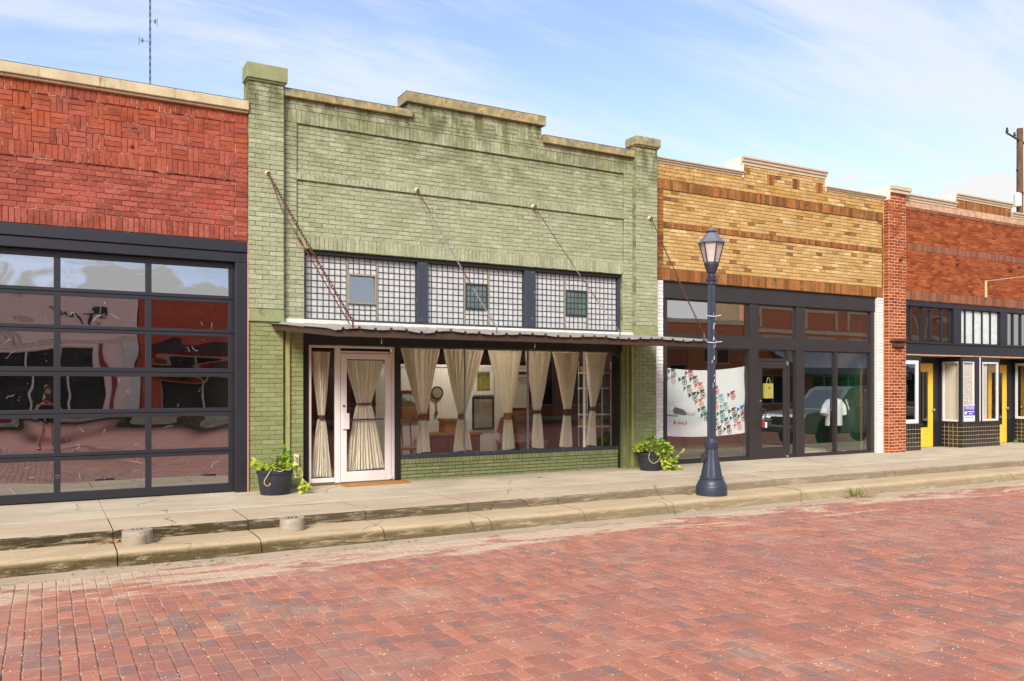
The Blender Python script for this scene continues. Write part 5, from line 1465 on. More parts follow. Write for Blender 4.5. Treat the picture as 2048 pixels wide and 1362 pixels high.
L([(.095, .735), (.107, .745), (.108, .79), (.112, .80), (.112, .835), (.104, .845), (.09, .86), (.082, .87), (.075, .89), (.066, .90)], 'collar', 'lamp_blue', 32)
L([(.070, .90), (.066, 2.0), (.063, 3.36)], 'shaft', 'lamp_blue', 40, flute=1, fdepth=.09)
L([(.064, 3.36), (.078, 3.365), (.078, 3.385), (.066, 3.40), (.082, 3.42), (.086, 3.445), (.070, 3.46), (.058, 3.47), (.068, 3.48), (.068, 3.50), (.052, 3.51), (.052, 3.60)], 'neck_rings', 'lamp_blue', 28)
L([(.055, 3.60), (.072, 3.605), (.09, 3.64), (.106, 3.70), (.114, 3.72), (.114, 3.74), (.124, 3.745), (.124, 3.775), (.112, 3.785)], 'cup', 'lamp_dark', 24)
ph = R(12)
hexp = lambda r, k: (LX + r * math.cos(k * math.pi / 3 + ph), LY + r * math.sin(k * math.pi / 3 + ph))
ZB, ZT, RB, RT = LZ + HD(3.785), LZ + HD(4.165), .111, .193
m = MB()
for k in range(6): m.tube([(*hexp(RB, k), ZB), (*hexp(RT, k), ZT)], .0115, 6)
for rr, zz in ((RB, ZB), (RT, ZT)):
    for k in range(6): m.tube([(*hexp(rr, k), zz), (*hexp(rr, k + 1), zz)], .012, 6)
lf = m.build('lantern_frame', 'lamp_dark', lamp)
for k in range(6):
    m = MB(); a, b = hexp(RB - .006, k), hexp(RB - .006, k + 1); c_, d = hexp(RT - .006, k + 1), hexp(RT - .006, k)
    m.quad((*a, ZB), (*b, ZB), (*c_, ZT), (*d, ZT)); m.build('lantern_pane', 'lamp_glass', lf, solid=.003, fix=False)
L([(.055, 3.786), (.055, 4.07), (.03, 4.085)], 'lamp_tube', 'ivory', 20)
m = MB(); rp = [(.236, 4.150), (.238, 4.166), (.205, 4.195), (.150, 4.26), (.105, 4.325), (.075, 4.345)]
m.lathe([(rr * .94, HD(z)) for rr, z in rp], (LX, LY, LZ), 6, phase=ph); m.build('roof', 'lamp_roof', lamp)
L([(.062, 4.344), (.062, 4.37), (.092, 4.372), (.094, 4.382), (.05, 4.415), (.022, 4.45), (.012, 4.46)], 'vent_cap', 'lamp_roof', 24)
L([(.012, 4.459), (.014, 4.47), (.009, 4.485), (.002, 4.492)], 'finial', 'lamp_dark', 12)
for z_, tail in ((2.86, .03), (2.44, .05)):
    m = MB(); m.tube([(LX + .071 * math.cos(q), LY + .071 * math.sin(q), LZ + z_ + .012 * math.sin(q)) for q in [k * math.pi / 10 for k in range(21)]], .0055, 5, caps=False)
    m.tube([(LX + .05, LY - .055, LZ + z_), (LX + .10 + tail, LY - .08, LZ + z_ + .01)], .005, 5); m.build('cable_tie', 'sign_white', lamp)
m = MB(); m.lathe([(.05, 0), (.055, .02), (.05, .05), (.02, .055)], (0, 0, 0), 14); m.v = [(LX - .105 - c_, LY + .03 + a, LZ + .60 + b * 1.5) for a, b, c_ in m.v]; m.build('access_cover', 'lamp_dark', lamp, smooth=True)
m = MB()
for k in range(16):
    q = rnd.uniform(-2.2, -1.0); zz = LZ + rnd.choice([rnd.uniform(2.1, 2.9), rnd.uniform(2.2, 2.9), rnd.uniform(1.0, 2.9)]); r = .0695
    w2 = rnd.uniform(.03, .10); hh = rnd.uniform(.01, .05)
    pts = [(LX + r * math.cos(q + s_ * w2), LY + r * math.sin(q + s_ * w2), zz + e * hh) for s_, e in ((-1, -1), (1, -.6), (.7, 1), (-.8, .5))]
    m.quad(*pts)
o = m.build('paint_chips', 'sign_white', lamp, fix=False); o['kind'] = 'stuff'

# =================================================================== CONCRETE STUBS, POTS, WEEDS, LITTER
for (xx, yy, r, h, lb) in ((.885, -2.90, .160, .150, 'squat concrete cylinder on the kerb in front of the glass garage door'), (2.60, -2.90, .148, .150, 'squat concrete cylinder on the kerb in front of the left black plant tub')):
    t = thing('concrete_stub', lb, 'concrete stub', (xx, yy, -.127), 'old concrete stubs on the kerb')
    m = MB(); m.lathe([(r * 1.01, 0), (r * 1.0, h * .5), (r * .985, h * .93), (r * .95, h), (r * .5, h + .004)], (xx, yy, -.129), 30)
    o = m.build('body', 'stub', t, smooth=40); warp(o, .012, 9)
    for k in range(3):
        m = MB(); m.lathe([(.012, 0), (.010, .012)], (xx - .05 + k * .045, yy - .02, -.127 + h - .001), 8); m.build('cut_bolt', 'interior_dark', t)

def leaf_mesh(name, mat, lob=1.0):
    pts = [(0, 0), (.30, .02), (.50, .28), (.34, .42), (.46, .62), (.20, .70), (0, 1.0), (-.20, .70), (-.46, .62), (-.34, .42), (-.50, .28), (-.30, .02)]
    vs = [(0, .42, .06)] + [(x_ * lob, y_, -.10 * abs(x_) * 2 - .10 * y_ * y_) for x_, y_ in pts]
    n = len(pts); fs = [(0, i + 1, (i + 1) % n + 1) for i in range(n)]
    me = bpy.data.meshes.new(name); me.from_pydata(vs, [], fs); me.materials.append(M[mat]); me.polygons.foreach_set('use_smooth', [True] * len(fs))
    return me
LM = {k: leaf_mesh('leaf', k, .9) for k in ('leaf_lime', 'leaf_green')}
def put_leaf(parent, p, size, mat, out_dir, up=.6):
    o = bpy.data.objects.new('leaf', LM[mat]); COL.objects.link(o)
    y = (Vector(out_dir) + Vector((rnd.uniform(-.5, .5), rnd.uniform(-.5, .5), rnd.uniform(-.5, .35)))).normalized()
    z = (Vector((0, -.45, up)) + Vector((rnd.uniform(-.5, .5), rnd.uniform(-.5, .5), rnd.uniform(-.2, .4)))).normalized()
    x_ = y.cross(z).normalized(); z = x_.cross(y)
    mtx = Matrix((x_, y, z)).transposed().to_4x4() @ Matrix.Scale(size, 4); mtx.translation = p
    o.parent = parent; o.matrix_parent_inverse = Matrix.Translation(-wloc(parent)); o.matrix_basis = mtx
def pot(label, cx, cy, r0, r1, h, lean=0):
    t = thing('potted_plant', label, 'potted plant', (cx, cy, 0), 'black tubs of trailing plants')
    m = MB(); m.lathe([(r0 * .96, .001), (r0, .012), (r0 + (r1 - r0) * .78, h * .80), (r1, h * .82), (r1 * 1.03, h * .86), (r1 * 1.03, h), (r1 * .93, h), (r1 * .9, h * .86)], (cx, cy, 0), 36); m.build('tub', 'pot', t, smooth=35)
    m = MB(); m.lathe([(r1 * .91, h * .80), (r1 * .91, h * .9), (.02, h * .95)], (cx, cy, 0), 24); m.build('soil', 'soil', t, smooth=True)
    return t
def strand(parent, pts, leaves=0, size=.05, mat='leaf_lime', r=.0055):
    m = MB(); ps = [Vector(p) for p in pts]; sm = []
    for i in range(len(ps) - 1):
        p0 = ps[max(i - 1, 0)]; p1 = ps[i]; p2 = ps[i + 1]; p3 = ps[min(i + 2, len(ps) - 1)]
        for k in range(5):
            s_ = k / 5
            sm.append(.5 * ((2 * p1) + (p2 - p0) * s_ + (2 * p0 - 5 * p1 + 4 * p2 - p3) * s_ ** 2 + (3 * p1 - p0 - 3 * p2 + p3) * s_ ** 3))
    sm.append(ps[-1]); m.tube(sm, r, 5); m.build('vine', 'stem', parent, smooth=True)
    for k in range(leaves):
        p = sm[int((k + .5) / leaves * (len(sm) - 1))]
        put_leaf(parent, p + Vector((rnd.uniform(-.02, .02), -.01, rnd.uniform(-.02, .02))), size * rnd.uniform(.7, 1.2), mat, (rnd.uniform(-1, 1), -.6, rnd.uniform(-.6, .3)))
p1 = pot('black plastic tub with low lime green sweet potato vine left of the mauve door', 2.985, -.42, .215, .265, .375)
for k in range(210):
    a = rnd.uniform(0, 2 * math.pi); r = .265 * math.sqrt(rnd.random())
    put_leaf(p1, Vector((2.985 + r * math.cos(a), -.42 + r * math.sin(a), .38 + rnd.uniform(0, .09) * (1 - r))), rnd.uniform(.05, .085), 'leaf_lime' if rnd.random() < .72 else 'leaf_green', (math.cos(a), math.sin(a), .2))
for k in range(64):
    put_leaf(p1, Vector((3.12 + rnd.gauss(0, .06), -.40 + rnd.gauss(0, .05), .46 + abs(rnd.gauss(0, .09)))), rnd.uniform(.05, .08), 'leaf_green' if rnd.random() < .55 else 'leaf_lime', (rnd.uniform(-1, 1), -.4, .8))
for k in range(36):
    put_leaf(p1, Vector((2.74 + rnd.gauss(0, .04), -.42 + rnd.gauss(0, .05), .44 + rnd.gauss(0, .04))), rnd.uniform(.05, .075), 'leaf_lime', (-.8, -.4, .4))
strand(p1, [(2.88, -.66, .40), (2.82, -.70, .33), (2.76, -.70, .22), (2.80, -.70, .16), (2.85, -.69, .18), (2.84, -.69, .20)], 0)
strand(p1, [(2.90, -.67, .38), (3.0, -.70, .36), (3.05, -.70, .385), (3.12, -.69, .375), (3.16, -.67, .39)], 0)
strand(p1, [(3.20, -.60, .40), (3.22, -.64, .31), (3.25, -.64, .25), (3.29, -.62, .26)], 1)
strand(p1, [(3.24, -.50, .42), (3.31, -.52, .32), (3.37, -.54, .20), (3.35, -.58, .10), (3.31, -.60, .05)], 9, .06)
strand(p1, [(3.24, -.48, .44), (3.34, -.50, .38), (3.37, -.52, .28), (3.33, -.57, .14), (3.30, -.60, .05), (3.36, -.60, .02)], 7, .06)
for k in range(26): put_leaf(p1, Vector((3.38 + rnd.gauss(0, .06), -.60 + rnd.gauss(0, .05), .05 + abs(rnd.gauss(0, .05)))), rnd.uniform(.05, .075), 'leaf_lime', (rnd.uniform(-1, 1), -.6, .1))
m = MB(); m.tube([(3.0, -.5, .36), (3.0, -.5, .49)], .008, 6); m.lathe([(.022, .48), (.024, .50), (.02, .54), (.006, .585)], (3.0, -.5, 0), 10); m.build('solar_light', 'steel_dark', p1)
p2 = pot('black plastic tub overflowing with bright green trailing plants right of the green shop', 10.10, -.40, .20, .255, .34)
for k in range(290):
    a = rnd.uniform(0, 2 * math.pi); r = .33 * math.sqrt(rnd.random())
    put_leaf(p2, Vector((10.14 + r * math.cos(a) * 1.1, -.42 + r * math.sin(a), .36 + rnd.uniform(0, .34) * (1 - r * 2))), rnd.uniform(.05, .09), 'leaf_lime' if rnd.random() < .55 else 'leaf_green', (math.cos(a), math.sin(a) - .3, .2))
for k in range(190):
    f = rnd.random()
    put_leaf(p2, Vector((10.20 + f * .25 + rnd.gauss(0, .08), -.60 - .05 * f + rnd.gauss(0, .05), .40 - f * .36 + rnd.gauss(0, .03))), rnd.uniform(.05, .085), 'leaf_lime' if rnd.random() < .6 else 'leaf_green', (.3, -.6, -.5))
for k in range(5):
    strand(p2, [(10.05 + k * .06, -.40, .38), (10.02 + k * .03, -.40, .56 + k * .02), (9.99 + k * .05, -.42, .74 - abs(k - 1) * .06)], 9, .05, 'leaf_green', .004)
strand(p2, [(9.95, -.60, .38), (9.86, -.66, .34), (9.85, -.66, .24), (9.93, -.68, .16), (10.05, -.68, .20), (10.12, -.66, .28)], 1)
strand(p2, [(10.10, -.66, .30), (10.13, -.68, .20), (10.12, -.70, .10), (10.2, -.72, .03)], 9, .06)
strand(p2, [(10.36, -.52, .30), (10.50, -.55, .22), (10.60, -.55, .24), (10.72, -.55, .33), (10.80, -.55, .40)], 13, .05)
m = MB(); m.tube([(10.33, -.45, .34), (10.33, -.45, .47)], .007, 6); m.lathe([(.03, .46), (.028, .48), (.008, .57)], (10.33, -.45, 0), 10); m.build('solar_light', 'steel_dark', p2)

def blades(m, cx, cy, cz, n, r, h, lean=.5, w_=.006):
    for k in range(n):
        a = rnd.uniform(0, 2 * math.pi); q = rnd.random() * r; hh = h * rnd.uniform(.4, 1.1); d = Vector((math.cos(a), math.sin(a), 0)) * lean * hh * rnd.uniform(.3, 1.2)
        b = Vector((cx + q * math.cos(a), cy + q * math.sin(a), cz)); s_ = Vector((-math.sin(a), math.cos(a), 0)) * w_ * rnd.uniform(.6, 1.3)
        mid = b + d * .35 + Vector((0, 0, hh * .65)); tip = b + d + Vector((0, 0, hh * rnd.uniform(.7, 1)))
        m.add([b - s_, b + s_, mid + s_ * .7, mid - s_ * .7, tip], [(0, 1, 2, 3), (3, 2, 4)])
m = MB(); blades(m, 12.05, -3.47, ROADZ, 60, .12, .22, .8)
tag(m.build('grass_tuft', 'grass', fix=False), 'tuft of grass growing in the gutter against the kerb right of the street lamp', 'weed')
m = MB(); blades(m, 23.98, .58, .0, 40, .09, .12, .8)
tag(m.build('grass_tuft', 'leaf_green', fix=False), 'small weed at the foot of the second yellow door', 'weed')
def litter(cx, cy, cz, n, sx_, sy_, size=.03):
    m = MB()
    for k in range(n):
        p = Vector((cx + rnd.gauss(0, sx_), cy + rnd.gauss(0, sy_), cz + rnd.uniform(.002, .03))); a = rnd.uniform(0, 6.3); s_ = size * rnd.uniform(.5, 1.4)
        d = Vector((math.cos(a), math.sin(a), rnd.uniform(-.3, .3))) * s_; e = Vector((-math.sin(a), math.cos(a), rnd.uniform(-.6, .6))) * s_ * .35
        m.add([p - d, p + e, p + d, p - e], [(0, 1, 2, 3)])
    return m
for (cx, cy, cz, n, sx_, sy_, lb) in ((.66, -2.73, -.127, 70, .10, .03, 'dry leaves heaped in the step beside the left concrete stub'), (8.98, -2.72, -.127, 30, .04, .03, 'dry leaves caught beside the foot of the street lamp'),
                                       (12.1, -3.52, ROADZ + .01, 110, .22, .06, 'dry grass clippings around the gutter weed'), (2.1, -3.6, ROADZ + .01, 60, 1.4, .08, 'dead leaves scattered along the gutter at the left')):
    tag(litter(cx, cy, cz, n, sx_, sy_).build('leaf_litter', 'dry', fix=False), lb, 'leaf litter', kind='stuff')
def grit(n, mat, name, smin, smax, lb):
    m = MB()
    for k in range(n):
        x_ = rnd.uniform(-2, 20); y_ = -3.5 - 9 * rnd.random() ** 1.2; s_ = rnd.uniform(smin, smax); a = rnd.uniform(0, 6)
        p = Vector((x_, y_, ROADZ + .001)); u_ = Vector((math.cos(a), math.sin(a), 0)) * s_; v_ = Vector((-math.sin(a), math.cos(a), 0)) * s_ * rnd.uniform(.4, 1)
        m.add([p - u_, p - v_, p + u_, p + v_, p + Vector((0, 0, s_ * .7))], [(0, 1, 4), (1, 2, 4), (2, 3, 4), (3, 0, 4)])
    tag(m.build(name, mat, fix=False), lb, None, kind='stuff')
grit(9000, 'chip', 'pale_grit', .002, .0072, 'pale grit scattered over the brick street')
grit(300, 'chip_dark', 'dark_grit', .004, .011, 'dark crumbs scattered over the brick street')

# =================================================================== MAST AND UTILITY POLE
t = thing('antenna_mast', 'thin lattice radio mast rising behind the red building', 'mast', (3.82, 25, -.4))
m = MB(); cx, cy = 3.82, 25
for k in range(3): m.tube([(cx + .03 * math.cos(k * 2.094), cy + .03 * math.sin(k * 2.094), -.42), (cx + .03 * math.cos(k * 2.094), cy + .03 * math.sin(k * 2.094), 21)], .012, 5)
m.build('leg_tubes', 'steel_dark', t)
m = MB(); z = 0
while z < 21:
    for k in range(3):
        a, b = k * 2.094, (k + 1) * 2.094
        m.tube([(cx + .03 * math.cos(a), cy + .03 * math.sin(a), z), (cx + .03 * math.cos(b), cy + .03 * math.sin(b), z + .3)], .008, 4)
    z += .3
m.build('bracing', 'steel_dark', t)
for z_, dx in ((17.0, .28), (16.1, -.42), (14.2, -.50)):
    m = MB(); m.tube([(cx, cy, z_), (cx + dx, cy, z_)], .008, 5); m.tube([(cx + dx, cy, z_ - .2), (cx + dx, cy, z_ + .15)], .012, 6); m.lathe([(.02, 0), (.035, .1), (.02, .2)], (cx + dx * .7, cy, z_ - .1), 8); m.build('aerial', 'steel_dark', t)
t = thing('utility_pole', 'weathered wooden utility pole with a thin crossarm behind the rust red shop', 'utility pole', (36.9, 7.7, -.4))
cx, cy = 36.9, 7.7
m = MB(); m.tube([(cx, cy, -.42), (cx, cy, 12.78)], [.16, .125], 14); m.build('post', 'pole_wood', t, smooth=True)
m = MB(); m.tube([(cx - 1.35, cy - .2, 12.35), (cx + 1.35, cy + .2, 12.15)], .045, 6); m.build('crossarm', 'steel_dark', t)
for s_ in (-1.3, -.55, .55, 1.3):
    m = MB(); m.lathe([(.02, 0), (.06, .05), (.06, .10), (.03, .13), (.05, .18), (.02, .22)], (cx + s_, cy + s_ * .15, 12.27 - s_ * .07), 10); m.build('insulator', 'steel_dark', t, smooth=True)
m = MB(); m.tube([(cx - .35, cy - .1, 10.9), (cx - .1, cy, 10.95)], .02, 5); m.lathe([(.02, 0), (.06, .05), (.04, .14)], (cx - .37, cy - .1, 10.85), 10); m.build('insulator', 'steel_dark', t)
m = MB(); m.lathe([(.14, 0), (.15, .05), (.15, .5), (.10, .56), (.03, .6)], (cx - .34, cy - .1, 9.35), 16); m.build('transformer', 'white_paint', t, smooth=35)
m = MB(); m.box(cx - .02, cx + .3, cy - .25, cy - .15, 9.9, 10.0); m.build('crossarm_bracket', 'galv', t)

# =================================================================== ACROSS THE STREET (seen in the shop glass)
FY = -25.3
b_ = MB(); b_.box(-60, 90, -40, -22.55, -.45, -.002); structure(b_.build('far_sidewalk', 'slab'))
b_ = MB(); b_.box(-60, 90, -22.549, -22.15, -.45, -.13); structure(b_.build('far_kerb', 'kerb'))
def farmat(name, c1, c2, mort):
    m, t = new_mat(name)
    p = t.map(pos_of(t), (1, 1, 1), (R(90), 0, 0))
    bt = t.n('ShaderNodeTexBrick', {'Vector': p, 'Color1': (*c1, 1), 'Color2': (*c2, 1), 'Mortar': (*mort, 1), 'Scale': 1.0, 'Mortar Size': .006, 'Brick Width': .215, 'Row Height': .075})
    out(t, t.n('ShaderNodeBsdfPrincipled', {'Base Color': bt.outputs[0], 'Roughness': .9}).outputs[0])
    return m
M['far_red'] = farmat('far_red_brick', lin(196, 84, 56), lin(186, 76, 50), lin(176, 84, 62))
M['far_brown'] = farmat('far_brown_brick', lin(184, 104, 64), lin(160, 86, 52), lin(190, 150, 116))
M['far_tan'] = farmat('far_tan_brick', lin(214, 160, 100), lin(196, 136, 82), lin(206, 170, 124))
M['pink'] = flat('pink_stucco', lin(246, 214, 196), .85, 0, .06, 2)
def far_building(label, x0, x1, h, mat, openings, trim='coping_metal', cornice=.25, deep=12):
    t = thing('far_building', label, 'building', ((x0 + x1) / 2, FY, 0))
    xs_ = sorted(openings, key=lambda o: o[0]); m = MB(); cur = x0
    for (a, b, z0, z1) in xs_:
        m.box(cur, a, FY - .4, FY, -.02, h); m.box(a, b, FY - .4, FY, z1, h)
        if z0 > .05: m.box(a, b, FY - .4, FY, -.02, z0)
        cur = b
    m.box(cur, x1, FY - .4, FY, -.02, h); m.build('wall', mat, t)
    m = MB(); m.box(x0 - .02, x1 + .02, FY - .5, FY + .08, h, h + cornice); m.build('coping', trim, t)
    for (a, b, z0, z1) in xs_:
        n = max(1, round((b - a) / 1.4)); m = MB()
        for i in range(n + 1):
            xx = a + (b - a) * i / n; m.box(xx - .04, xx + .04, FY - .22, FY - .10, z0 + .061, z1 - .061)
        m.box(a, b, FY - .22, FY - .10, z0, z0 + .06); m.box(a, b, FY - .22, FY - .10, z1 - .06, z1)
        f = m.build('window', 'white_paint', t)
        m = MB(); m.box(a, b, FY - .17, FY - .16, z0, z1); m.build('pane', 'interior_dark', f)
    m = MB(); m.box(x0, x1, FY - deep, FY - .42, h - .5, h - .4); m.box(x0, x1, FY - deep, FY - deep + .2, 0, h - .5); m.box(x0, x0 + .2, FY - deep + .2, FY - .42, 0, h - .5); m.box(x1 - .2, x1, FY - deep + .2, FY - .42, 0, h - .5); m.build('shell', 'earth', t)
    return t
fb = far_building('pink stucco shop across the street with black raised letters', -14, 3.35, 5.35, 'pink', [(-13, -6, .6, 3.1), (-5, -2.4, .05, 3.0), (-1.9, 1.9, .6, 3.05)])
m = MB(); m.box(-13.9, -5.05, FY + .001, FY + .05, 0, .55); m.box(-2.35, 3.3, FY + .001, FY + .05, 0, .55)
for xx in (-13.3, -5.6, -2.15, 2.15): m.box(xx, xx + .18, FY + .001, FY + .06, .551, 3.25)
m.build('red_base', 'padred', fb)
m = MB()
for zz in (3.28, 3.36, 3.44, 5.05): m.box(-13.9, 3.3, FY + .001, FY + .045, zz, zz + .03)
m.box(2.9, 3.3, FY + .001, FY + .08, .551, 3.27); m.build('stucco_lines', 'stucco_white', fb)
text('STAMP', 'ink_black', .62, (2.2, FY + .03, 3.95), (R(90), 0, R(180)), .02, 1.1, fb, align='LEFT')
fb = far_building('red painted brick shop across the street with a dark awning', 3.4, 11.6, 5.6, 'far_red', [(4.2, 7.6, .5, 2.5), (8.4, 10.8, .05, 2.6)], 'coping_grey')
m = MB(); m.prism_x([(FY + .01, 3.3), (FY + 1.2, 2.75), (FY + 1.2, 2.65), (FY + .01, 2.65)], 3.9, 8.0); m.build('awning', 'charcoal', fb)
fb = far_building('brown brick shop across the street with tan pilasters', 11.7, 29, 5.4, 'far_brown', [(12.6, 16.6, .5, 3.0), (18, 20, .05, 2.6), (21, 24.5, .5, 3.0), (25.5, 28, .5, 3.0)], 'coping_grey')
fb = far_building('tan and brown brick shop across the street with a tall corner pilaster', 29.1, 38.6, 5.45, 'far_brown', [(31.4, 34.0, .5, 2.9), (35.4, 37.6, 3.0, 4.5)], 'coping_metal')
m = MB(); m.box(29.1, 31.0, FY + .001, FY + .22, 0, 6.2); m.build('pilaster', 'far_tan', fb)
m = MB(); m.box(28.95, 31.15, FY - .1, FY + .34, 6.201, 6.5); m.build('pilaster_cap', 'far_tan', fb)
fb = far_building('tall brick block across the street with cream trim and a pale tin awning', 38.7, 66, 9.0, 'far_brown', [(40, 44, .4, 2.3), (45, 50, .4, 2.3), (51, 56, .4, 2.3), (58, 63, .4, 2.3)], 'coping_metal', deep=3)
m = MB()
for k in range(6):
    xx = 40 + k * 4.2
    m.box(xx, xx + 3.2, FY + .001, FY + .06, 6.55, 6.72); m.box(xx, xx + .22, FY + .0015, FY + .058, 5.4, 6.549); m.box(xx + 2.98, xx + 3.2, FY + .0015, FY + .058, 5.4, 6.549)
m.box(38.9, 65.8, FY + .001, FY + .10, 5.05, 5.3); m.build('cream_trim', 'coping_grey', fb)
m = MB()
for k in range(6): m.box(40.2 + k * 4.2, 43.0 + k * 4.2, FY + .001, FY + .03, 4.0, 4.9)
m.build('stone_panel', 'patch', fb)
m = MB(); nx = 160
for j, (yy, zz) in enumerate(((FY + .05, 3.9), (FY + 2.6, 2.75))):
    for i in range(nx + 1): m.v.append((41 + 22 * i / nx, yy, zz + .03 * math.sin(i * 1.6)))
for i in range(nx): m.f.append((i, i + 1, nx + 1 + i + 1, nx + 1 + i))
m.build('tin_awning', flat('pale_tin', lin(206, 216, 220), .5, .2, .08), fb, solid=.01, fix=False)
m = MB(); m.box(41, 63, FY + 2.55, FY + 2.60, 2.35, 2.70); m.build('awning_fascia', flat('blue_grey_fascia', lin(110, 130, 150), .6), fb)

def leafcloud(n, blobs, size):
    m = MB()
    for k in range(n):
        c_, r = rnd.choice(blobs); v = Vector((rnd.gauss(0, 1), rnd.gauss(0, 1), rnd.gauss(0, 1))).normalized() * r * rnd.random() ** .4
        p = Vector(c_) + Vector((v.x, v.y, v.z * .75)); d = Vector((rnd.gauss(0, 1), rnd.gauss(0, 1), rnd.gauss(0, 1))).normalized() * size; e = d.orthogonal().normalized() * size * .5
        m.add([p - d, p + e, p + d, p - e], [(0, 1, 2, 3)])
    return m
for (tx, ty, hh, lb) in ((36.5, -40.5, 9.0, 'broad leafy tree showing over the brown brick shop across the street'), (14.5, -41, 8.0, 'leafy tree behind the red shop across the street')):
    t = thing('leafy_tree', lb, 'tree', (tx, ty, -.4))
    m = MB(); m.tube([(tx, ty, -.42), (tx + .1, ty, hh * .35), (tx - .1, ty + .1, hh * .7)], [.28, .2, .1], 10)
    for k in range(6):
        a = k * 1.05; m.tube([(tx, ty, hh * .35), (tx + 1.2 * math.cos(a), ty + 1.2 * math.sin(a), hh * .55), (tx + 2.1 * math.cos(a), ty + 2.1 * math.sin(a), hh * .75)], [.12, .08, .04], 6)
    m.build('trunk', 'pole_wood', t)
    bl = [((tx + rnd.gauss(0, 1.3), ty + rnd.gauss(0, 1.3), hh * rnd.uniform(.55, .95)), rnd.uniform(.7, 1.5)) for _ in range(16)]
    o = leafcloud(5200, bl, .13).build('crown', 'leaf_tree', t, fix=False); o['kind'] = 'stuff'

# =================================================================== PICKUP (out of the frame on the right, mirrored in the buff shop glass)
t = thing('pickup_truck', 'pale grey pickup truck parked at the kerb, mirrored in the buff shop window', 'truck', (22.6, -4.8, ROADZ))
TX, Z0 = 19.9, ROADZ
body = [(0, .45), (0, .82), (.08, 1.02), (.25, 1.08), (1.55, 1.16), (2.15, 1.18), (2.25, 1.2), (5.55, 1.2), (5.6, 1.1), (5.6, .5), (5.1, .45), (5.0, .80), (4.75, .93), (4.35, .93), (4.1, .8), (4.02, .42), (1.62, .42), (1.52, .8), (1.28, .93), (.88, .93), (.63, .8), (.55, .42)]
m = MB(); m.prism_y([(TX + a, Z0 + b) for a, b in body], -5.72, -3.95); m.build('body', flat('pale_grey_paint', lin(146, 148, 144), .3, .2, .02), t, bevel=.03)
cab = [(1.50, 1.14), (2.15, 1.80), (2.4, 1.88), (3.55, 1.88), (3.85, 1.78), (3.95, 1.2), (3.0, 1.17)]
m = MB(); m.prism_y([(TX + a, Z0 + b) for a, b in cab], -5.62, -4.05); m.build('cab', bpy.data.materials['pale_grey_paint'], t, bevel=.03)
for yy in (-5.625, -4.052):
    for pts in ([(1.78, 1.24), (2.2, 1.74), (2.75, 1.78), (2.75, 1.24)], [(2.83, 1.24), (2.83, 1.78), (3.5, 1.78), (3.72, 1.7), (3.78, 1.24)]):
        m = MB(); m.prism_y([(TX + a, Z0 + b) for a, b in pts], yy, yy + .008); m.build('side_window', 'glass_grey', t)
m = MB(); m.add([(TX + 1.55, -5.5, Z0 + 1.21), (TX + 1.55, -4.17, Z0 + 1.21), (TX + 2.1, -4.27, Z0 + 1.77), (TX + 2.1, -5.4, Z0 + 1.77)], [(0, 1, 2, 3)]); m.build('windscreen', 'glass_grey', t, solid=.01, fix=False)
for xx in (1.08, 4.55):
    for yy in (-5.70, -4.18):
        m = MB(); m.lathe([(.22, 0), (.34, .0), (.37, .05), (.37, .17), (.34, .21), (.22, .21)], (0, 0, 0), 24); m.v = [(TX + xx + a, yy + c_, Z0 + .372 + b) for a, b, c_ in m.v]; wh = m.build('wheel', 'pot', t, smooth=40)
        m = MB(); m.lathe([(.22, .03), (.2, .05), (.06, .04)], (0, 0, 0), 18); m.lathe([(.22, .18), (.2, .16), (.06, .17)], (0, 0, 0), 18); m.v = [(TX + xx + a, yy + c_, Z0 + .372 + b) for a, b, c_ in m.v]; m.build('rim', 'chrome', wh)
m = MB(); m.box(TX - .10, TX + .02, -5.70, -3.97, Z0 + .46, Z0 + .66); m.build('bumper', 'steel_dark', t, bevel=.03)
m = MB(); m.box(TX + 5.58, TX + 5.70, -5.70, -3.97, Z0 + .48, Z0 + .64); m.build('bumper', 'steel_dark', t, bevel=.03)
for yy in (-5.62, -4.37):
    m = MB(); m.box(TX - .025, TX + .05, yy, yy + .32, Z0 + .74, Z0 + .92); m.build('headlight', 'glass_grey', t, bevel=.02)
m = MB(); m.box(TX - .02, TX + .03, -5.28, -4.39, Z0 + .70, Z0 + .94); m.build('grille', 'charcoal', t, bevel=.01)
m = MB(); m.box(TX + 1.85, TX + 1.95, -3.95, -3.80, Z0 + 1.24, Z0 + 1.40); m.build('wing_mirror', 'charcoal', t, bevel=.02)

# =================================================================== THE PHOTOGRAPHER (mirrored in the garage door glass)
def skin(name, verts, edges, rad, mat, parent, sub=2):
    me = bpy.data.meshes.new(name); me.from_pydata(verts, edges, []); me.materials.append(M[mat])
    o = bpy.data.objects.new(name, me); COL.objects.link(o)
    o.parent = parent; o.matrix_parent_inverse = Matrix.Translation(-wloc(parent))
    md = o.modifiers.new('skin', 'SKIN')
    for i, r in enumerate(rad):
        sv = me.skin_vertices[0].data[i]
        sv.radius = r if isinstance(r, tuple) else (r, r); sv.use_root = i == 0
    md.use_smooth_shade = True
    o.modifiers.new('sub', 'SUBSURF').levels = sub; o.modifiers['sub'].render_levels = sub
    return o
M['skin'] = flat('skin', lin(206, 154, 124), .55, 0, .05)
M['tee'] = flat('dark_tee', lin(40, 40, 44), .9, 0, .15)
M['shorts'] = flat('dark_print_shorts', lin(46, 50, 56), .9, 0, .5, 14)
M['hair'] = flat('brown_hair', lin(80, 48, 34), .7, 0, .2, 40)
per = thing('person', 'person in a dark T-shirt and shorts holding a camera up, mirrored in the garage door', 'person', (-.02, -13.42, ROADZ))
PX, PY, PZ = -.02, -13.42, ROADZ
def pp(x, y, z): return (PX + x, PY + y, PZ + z)
